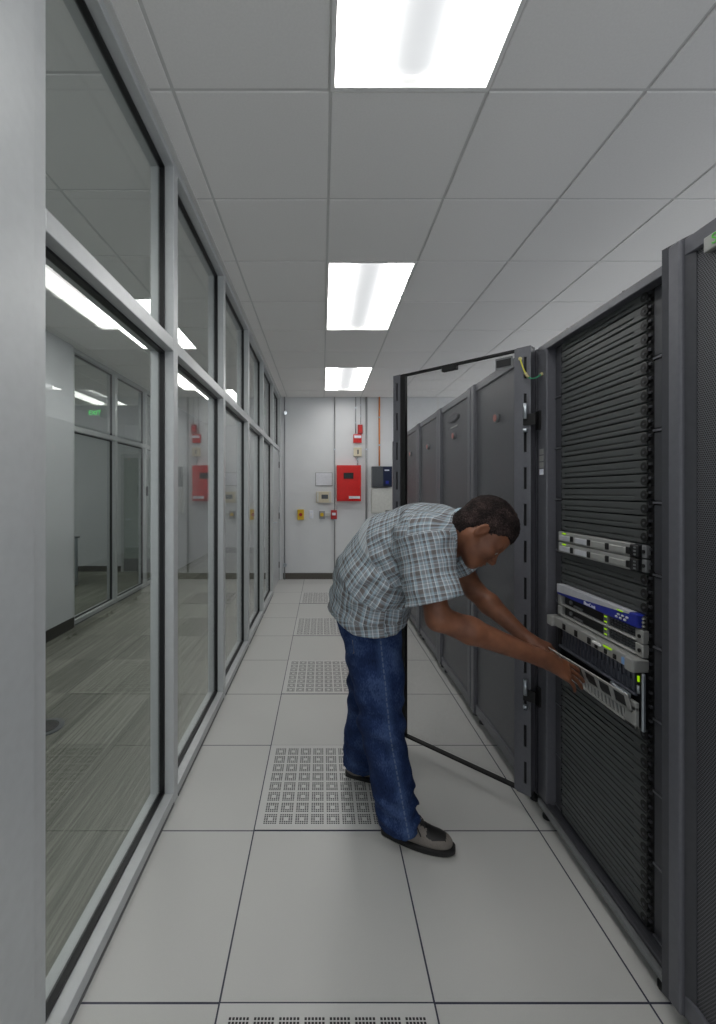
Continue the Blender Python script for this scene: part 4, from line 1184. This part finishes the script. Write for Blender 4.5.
# eyes
for s_ in (-1, 1):
    bm = bmesh.new(); r = bmesh.ops.create_uvsphere(bm, u_segments=16, v_segments=10, radius=.0118 * SC)
    c = Vector(HL(.0845, .0035, .031 * s_))
    for v in r['verts']: v.co += c
    for f in bm.faces: 
        dd = (f.calc_center_median() - c).normalized(); f.material_index = 1 if dd.dot(Vector(N3(hf * .9 - hu * .45))) > .82 else 0
    e = obj('eye', bm, [M['eye'], M['iris']], body, smooth=True)
# eyebrows
for s_ in (-1, 1):
    bm = bmesh.new()
    tube(bm, [HL(.0945, .034, .014 * s_), HL(.091, .040, .030 * s_), HL(.080, .037, .048 * s_)], [.003, .004, .002], 8)
    obj('eyebrow', bm, M['hair'], body)

# hair
fd = Field(HC - .2, HC + .22, .0035)
fd.ell(HL(-.010, .058, 0), AX, (.102 * SC, .099 * SC, .082 * SC), 0)
fd.ell(HL(.030, .075, 0), AX, (.064 * SC, .068 * SC, .068 * SC), .02)
fd.ell(HL(-.044, -.012, 0), AX, (.060 * SC, .066 * SC, .064 * SC), .02)
X, Y, Z = fd.full()
f_ = (X - HC[0]) * hf[0] + (Y - HC[1]) * hf[1] + (Z - HC[2]) * hf[2]; u__ = (X - HC[0]) * hu[0] + (Y - HC[1]) * hu[1] + (Z - HC[2]) * hu[2]; s__ = (X - HC[0]) * hs[0] + (Y - HC[1]) * hs[1] + (Z - HC[2]) * hs[2]
f_ /= SC; u__ /= SC; s__ /= SC
# remove the face: anything lower than a hairline that rises toward the front; sideburn line, ear notch
line = np.where(f_ > .055, .060 + (f_ - .055) * .25, np.where(f_ > .018, .006 + (f_ - .018) * .9, np.where(f_ > -.028, .004 + 0 * f_, -.060 + 0 * f_)))
line = np.where((f_ > .018) & (f_ < .055), np.where(f_ < .036, .012, .012 + (f_ - .036) * 2.5), line)
cut = (line - u__) * SC * .7
fd.V = np.maximum(fd.V, cut.astype(np.float32))
fd.V += (.0028 * np.sin(f_ * 310 + 3 * np.sin(u__ * 170)) * np.sin(u__ * 290 + s__ * 200) * np.sin(s__ * 330 + 1) + .002 * np.sin(f_ * 610) * np.sin(u__ * 570 + 2) * np.sin(s__ * 590)).astype(np.float32)
P, Fc = keep_largest(*fd.mesh())
hair = np_obj('hair', P, Fc, [M['hair']], person, relax=0)
hair['label'] = 'short black hair'

# shirt
def lap(X, Y, Z, ph=0):
    return (np.sin(X * 31 + 2.1 * np.sin(Z * 17 + ph)) * np.sin(Z * 27 - X * 12 + ph) * np.sin(Y * 13 + 1.3 + ph))
fd = Field((-.05, 1.34, .78), (.80, 2.16, 1.50), .005)
for i, ((a, ra), (b, rb)) in enumerate(zip(spine[:-1], spine[1:])):
    fd.cone(a, b, ra, rb, .04, .70 if i < 2 else .72)
hemc = WR(371, 634, 1.90)
fd.cone(spine[0][0], hemc, spine[0][1], .166, .03, .72)
fd.cone(spine[-1][0], WR(461, 531, 1.63), spine[-1][1], .074, .05)
fd.cone(spine[-1][0] + np.array([-.02, 0, -.01]), shN, .095, .080, .05); fd.cone(spine[-1][0] + np.array([-.02, 0, -.01]), shF, .095, .075, .05)
slN = shN + (elN - shN) * .86; slF = shF + (elF - shF) * .72
fd.cone(shN, slN, .088, .104, .05); fd.cone(shF, slF, .080, .088, .04)
X, Y, Z = fd.full()
fd.V += (.0055 * lap(X, Y, Z) + .003 * np.sin(Z * 70 + X * 40 + 3 * np.sin(X * 22)) * np.sin(Y * 20 + X * 15)).astype(np.float32)
# drape folds where the back meets the hip
fd.V += (.004 * np.sin((X * .75 - Z) * 95 + 4 * np.sin(X * 11)) * np.exp(-((X - .20) ** 2 + (Z - 1.06) ** 2) / .03)).astype(np.float32)
fd.V += 0
# cut hem, sleeves and neck
hz = .870 + .05 * np.clip((.13 - X) / .1, 0, 1) + 0.04 * np.clip((X - .30) / .1, 0, 1)
fd.V = np.maximum(fd.V, np.where(X > .42, -1, (hz - Z)).astype(np.float32))
def plane_cut(fd, c, n, lo, hi):
    q = fd.sub(lo, hi); sl, X, Y, Z = q
    d = (X - c[0]) * n[0] + (Y - c[1]) * n[1] + (Z - c[2]) * n[2]
    fd.V[sl] = np.maximum(fd.V[sl], d.astype(np.float32))
nN = N3(elN - shN + np.array([.02, 0, 0])); nF = N3(elF - shF)
plane_cut(fd, shN + (elN - shN) * .80, nN, slN - .15, slN + .18)
plane_cut(fd, shF + (elF - shF) * .68, nF, slF - .11, slF + .2)
nk = N3(HC - np.array([.01, 0, .012]) - WR(444, 531, 1.68)); nkc = WR(464, 531, 1.63)
plane_cut(fd, nkc, nk, nkc - np.array([.05, .14, .14]), nkc + .14)
# hollow the openings a little
fd.cone(shN + (elN - shN) * .70, elN, .080, .086, .004, cut=True); fd.cone(shF + (elF - shF) * .6, elF, .070, .078, .004, cut=True)
P, Fc = keep_largest(*fd.mesh())
spts = np.array([s_[0] for s_ in spine])
def shirt_uv(P, Fc):
    cen = P[Fc].mean(1)
    def dseg(Q, a, b):
        d = b - a; t = np.clip(((Q - a) @ d) / (d @ d), 0, 1); return np.linalg.norm(Q - a - t[:, None] * d, axis=1)
    dN = dseg(cen, shN + (elN - shN) * .12, elN); dF = dseg(cen, shF + (elF - shF) * .12, elF)
    front = cen[:, 1] < 1.60 + 0.25 * (cen[:, 2] - 1.2)
    isN = (dN < .118) & (cen[:, 1] < 1.64) & (((cen - shN) @ N3(elN - shN)) > -.01); isF = (dF < .10) & (cen[:, 1] > 1.80) & (((cen - shF) @ N3(elF - shF)) > .0)
    L = P[Fc].reshape(-1, 3); reg = np.repeat(isN * 1 + isF * 2, 4)
    # torso coordinates
    SG = np.sign(np.dot(np.cross(N3(spts[2] - spts[1]), [0, 1., 0]), [.6, 0, -.8]))   # seam under the belly
    SG = -SG
    best = np.full(len(L), 1e9); uu = np.zeros(len(L)); vv = np.zeros(len(L)); acc = 0
    ext = [hemc] + list(spts) + [WR(470, 528, 1.6)]
    for a, b in zip(ext[:-1], ext[1:]):
        d = b - a; ln = np.linalg.norm(d); dn = d / ln
        t = np.clip(((L - a) @ dn) / ln, 0, 1); r = L - a - t[:, None] * d; dist = np.linalg.norm(r, axis=1)
        m = dist < best; best[m] = dist[m]; uu[m] = acc + (t * ln)[m]
        e1 = N3(np.cross(dn, [0, 1, 0])); e2 = np.array([0, 1., 0])
        vv[m] = (np.arctan2(r @ e2, -SG * (r @ e1)) * .17)[m]; acc += ln
    res = np.stack([uu, vv], 1)
    for k, (a, b) in ((1, (shN, elN)), (2, (shF, elF))):
        dn = N3(b - a); e2 = N3(np.cross(dn, [1, .2, 0])); e1 = np.cross(e2, dn); r = L - a
        m = reg == k; res[m, 0] = (r @ dn)[m]; res[m, 1] = (np.arctan2(r @ e2, r @ e1) * .095)[m]
    return res
shirt = np_obj('shirt', P, Fc, [M['plaid']], person, uv=shirt_uv, relax=1)
shirt['label'] = 'blue, grey and brown plaid short-sleeved shirt'
# collar band
fdc = Field(nkc - .16, nkc + .16, .0035)
ca = nkc - nk * .022; cb = nkc + nk * .020
fdc.cone(ca, cb, .090, .084, 0, .98); fdc.cone(ca - nk * .06, cb + nk * .08, .083, .074, .0, .98, cut=True)
plane_cut(fdc, cb, nk, nkc - .16, nkc + .16); plane_cut(fdc, ca, -nk, nkc - .16, nkc + .16)
P, Fc = fdc.mesh()
collar_m = paint('pale_blue_collar', rgb(160, 182, 194), .85, 0, .12, 90)
np_obj('collar', P, Fc, [collar_m], shirt, relax=2)

# jeans
fd = Field((-.02, 1.64, .02), (.50, 2.30, .95), .0045)
hem = {}
for hp, kn, an, w, q in ((hipN, knN, anN, 0, -1), (hipF, knF, anF, 1, 1)):
    up = kn + (hp - kn) * .5
    fd.cone(hp + np.array([-.005, .01 * -q, .02]), up, .132, .110, .03); fd.cone(up, kn, .110, .092, .03)
    fd.cone(kn, kn + (an - kn) * .55 + np.array([-.005, 0, 0]), .090, .088, .03); fd.cone(kn + (an - kn) * .55 + np.array([-.005, 0, 0]), an + np.array([0, 0, -.02]), .088, .084, .02)
fd.cone(np.array([.205, 1.87, .93]), np.array([.21, 1.97, .93]), .145, .145, .03)
X, Y, Z = fd.full()
low = np.exp(-((Z - .13) / .10) ** 2); kne = np.exp(-((Z - .50) / .12) ** 2)
fd.V += (.0105 * low * np.sin(Z * 100 + 2.6 * np.sin(Y * 27 + X * 21) + X * 38) * (.55 + .45 * np.sin(X * 23 + Y * 31 + 1)) +   .0075 * kne * np.sin(Z * 62 + X * 34 + 2 * np.sin(Y * 18)) + .003 * lap(X, Y, Z, 2) + .003 * np.sin(X * 45 + Z * 9) * np.sin(Z * 14 + Y * 22)).astype(np.float32)
fd.V = np.maximum(fd.V, (.060 + .25 * np.abs(X - .33 + .13 * (Y > 1.95)) ** 1.3 - Z + 0 * Y).astype(np.float32)); fd.V = np.maximum(fd.V, (Z - .93 + 0 * X + 0 * Y).astype(np.float32))
P, Fc = keep_largest(*fd.mesh())
def jeans_uv(P, Fc):
    L = P[Fc].reshape(-1, 3); t = np.clip((knN[2] - L[:, 2]) / (knN[2] - anN[2]), 0, 1)[:, None]; t2 = np.clip((hipN[2] - L[:, 2]) / (hipN[2] - knN[2]), 0, 1)[:, None]
    c = hipN + (knN - hipN) * t2 + (anN - knN) * t
    front = L[:, 1] < c[:, 1]
    u = np.where(front, L[:, 0] - c[:, 0] - .02, .3)
    return np.stack([u, L[:, 2]], 1)
jeans = np_obj('jeans', P, Fc, [M['denim']], person, uv=jeans_uv, relax=1)
# back pocket stitching, laid on the cloth
from mathutils.bvhtree import BVHTree
jm = jeans.data; jo = parent_world(jeans); tree = BVHTree.FromPolygons([v.co + jo for v in jm.vertices], [tuple(p.vertices) for p in jm.polygons])
pts = []
for px, py in ((341, 641), (341.5, 649), (347, 654), (354, 653), (352.5, 640)):
    dr = Vector(((px - VX) / F, 1, -(py - VY) / F)).normalized(); h_ = tree.ray_cast(Vector((0, 0, CZ)), dr)
    if h_[0] is not None: pts.append(h_[0] - dr * .001)
if len(pts) > 2:
    bm = bmesh.new(); tube(bm, pts, .0012, 6)
    obj('pocket_stitching', bm, paint('tan_thread', rgb(120, 110, 96), .8), jeans)

# shoes
def shoe(heel, toe, name_lb):
    heel = np.array(heel, float); toe = np.array(toe, float); L = np.linalg.norm(toe - heel); d = N3(toe - heel); s_ = np.array([-d[1], d[0], 0]); up = np.array([0, 0, 1.])
    Q = lambda a, b, c: heel + d * a * L + s_ * b + up * c
    fd = Field(np.minimum(heel, toe) - .09, np.maximum(heel, toe) + np.array([.09, .09, .17]), .0035)
    k = .03
    fd.ell(Q(.16, 0, .055), (d, s_, up), (.050, .036, .052), k)
    fd.cone(Q(.17, 0, .060), Q(.16, 0, .115), .036, .043, .02)
    fd.ell(Q(.42, 0, .046), (d, s_, up), (.075, .038, .044), k)
    fd.cone(Q(.30, 0, .085), Q(.58, 0, .055), .032, .026, .03)
    fd.ell(Q(.72, .004, .036), (d, s_, up), (.078, .046, .034), k)
    fd.V = np.maximum(fd.V, (.017 - fd.full()[2] + 0 * fd.V).astype(np.float32))
    fd.V = np.maximum(fd.V, (fd.full()[2] - .125 + 0 * fd.V).astype(np.float32))
    P, Fc = keep_largest(*fd.mesh())
    def mi(P, Fc):
        c = P[Fc].mean(1) - heel; a = (c @ d) / L; b = c @ s_; z = c[:, 2]
        vamp = (a > .64) & (a < .90) & (np.abs(b) < .036 - .10 * np.clip(a - .74, 0, 1)) & (z > .034)
        tongue = (a > .28) & (a < .66) & (np.abs(b) < .014) & (z > .05)
        return (vamp | tongue).astype(int)
    sh = np_obj('shoe', P, Fc, [M['suede'], M['shoeblack']], person, matidx=mi, relax=2)
    # sole: outline loft
    bm = bmesh.new(); n = 40
    def outline(g_):
        o = []
        for i in range(n):
            th = 2 * PI * i / n; a = .5 - .5 * math.cos(th); w = (.034 + .016 * math.sin(a * PI * .9 - .4) * (1 if a > .2 else .6)) * (abs(math.sin(th)) ** .55) * (1 if math.sin(th) >= 0 else -1)
            o.append((a, w * g_))
        return o
    rings = []
    for zz, gg, ex in ((0, .96, 0), (.006, 1.0, .0), (.0065, 1.02, .004), (.024, 1.03, .006), (.027, .97, .0)):
        rings.append([bm.verts.new(Vector(Q(-.02 + a * 1.04 + (ex if a > .5 else -ex), b * gg, zz + (.006 * max(0, (a - .85) / .15) ** 2 if zz < .01 else 0)))) for a, b in outline(gg)])
    for r0, r1, m_ in zip(rings[:-1], rings[1:], (1, 1, 0, 0)):
        for i in range(n):
            f = bm.faces.new((r0[i], r0[(i + 1) % n], r1[(i + 1) % n], r1[i])); f.material_index = m_
    bm.faces.new(rings[0]); bm.faces.new(rings[-1])
    obj('sole', bm, [M['sole'], M['solew']], sh)
    bm = bmesh.new()
    for i, (a, z_) in enumerate(((.49, .098), (.54, .092), (.59, .087), (.64, .081))):
        w = .022; tube(bm, [Q(a - .02, -w - .008, z_ - .022), Q(a, -w * .5, z_), Q(a + .02, w * .5, z_ + .001), Q(a + .01, w + .008, z_ - .020)], .0026, 6)
        tube(bm, [Q(a - .02, w + .008, z_ - .022), Q(a, w * .5, z_), Q(a + .02, -w * .5, z_ + .001), Q(a + .01, -w - .008, z_ - .020)], .0026, 6)
    for s2 in (-1, 1):
        tube(bm, [Q(.50, 0, .100), Q(.48, .02 * s2, .104), Q(.52, .036 * s2, .090), Q(.57, .045 * s2, .066)], .0024, 6)
    obj('laces', bm, M['shoeblack'], sh)
    sh['label'] = name_lb
shoe((.258, 1.800, 0), (.528, 1.700, 0), 'grey suede shoe with a black vamp, nearer foot')
shoe((.125, 2.165, 0), (.405, 2.120, 0), 'grey suede shoe with a black vamp, farther foot')

# ------------------------------------------------------------------ world and view
w = bpy.data.worlds.new('world'); bpy.context.scene.world = w; w.use_nodes = True
w.node_tree.nodes['Background'].inputs[0].default_value = (.5, .52, .55, 1); w.node_tree.nodes['Background'].inputs[1].default_value = 1.65
vs = bpy.context.scene.view_settings
vs.view_transform = 'Standard'; vs.look = 'None'; vs.gamma = 1.0; vs.use_curve_mapping = False; vs.exposure = 0.1
for o in bpy.data.objects:
    if '_w' in o: del o['_w']
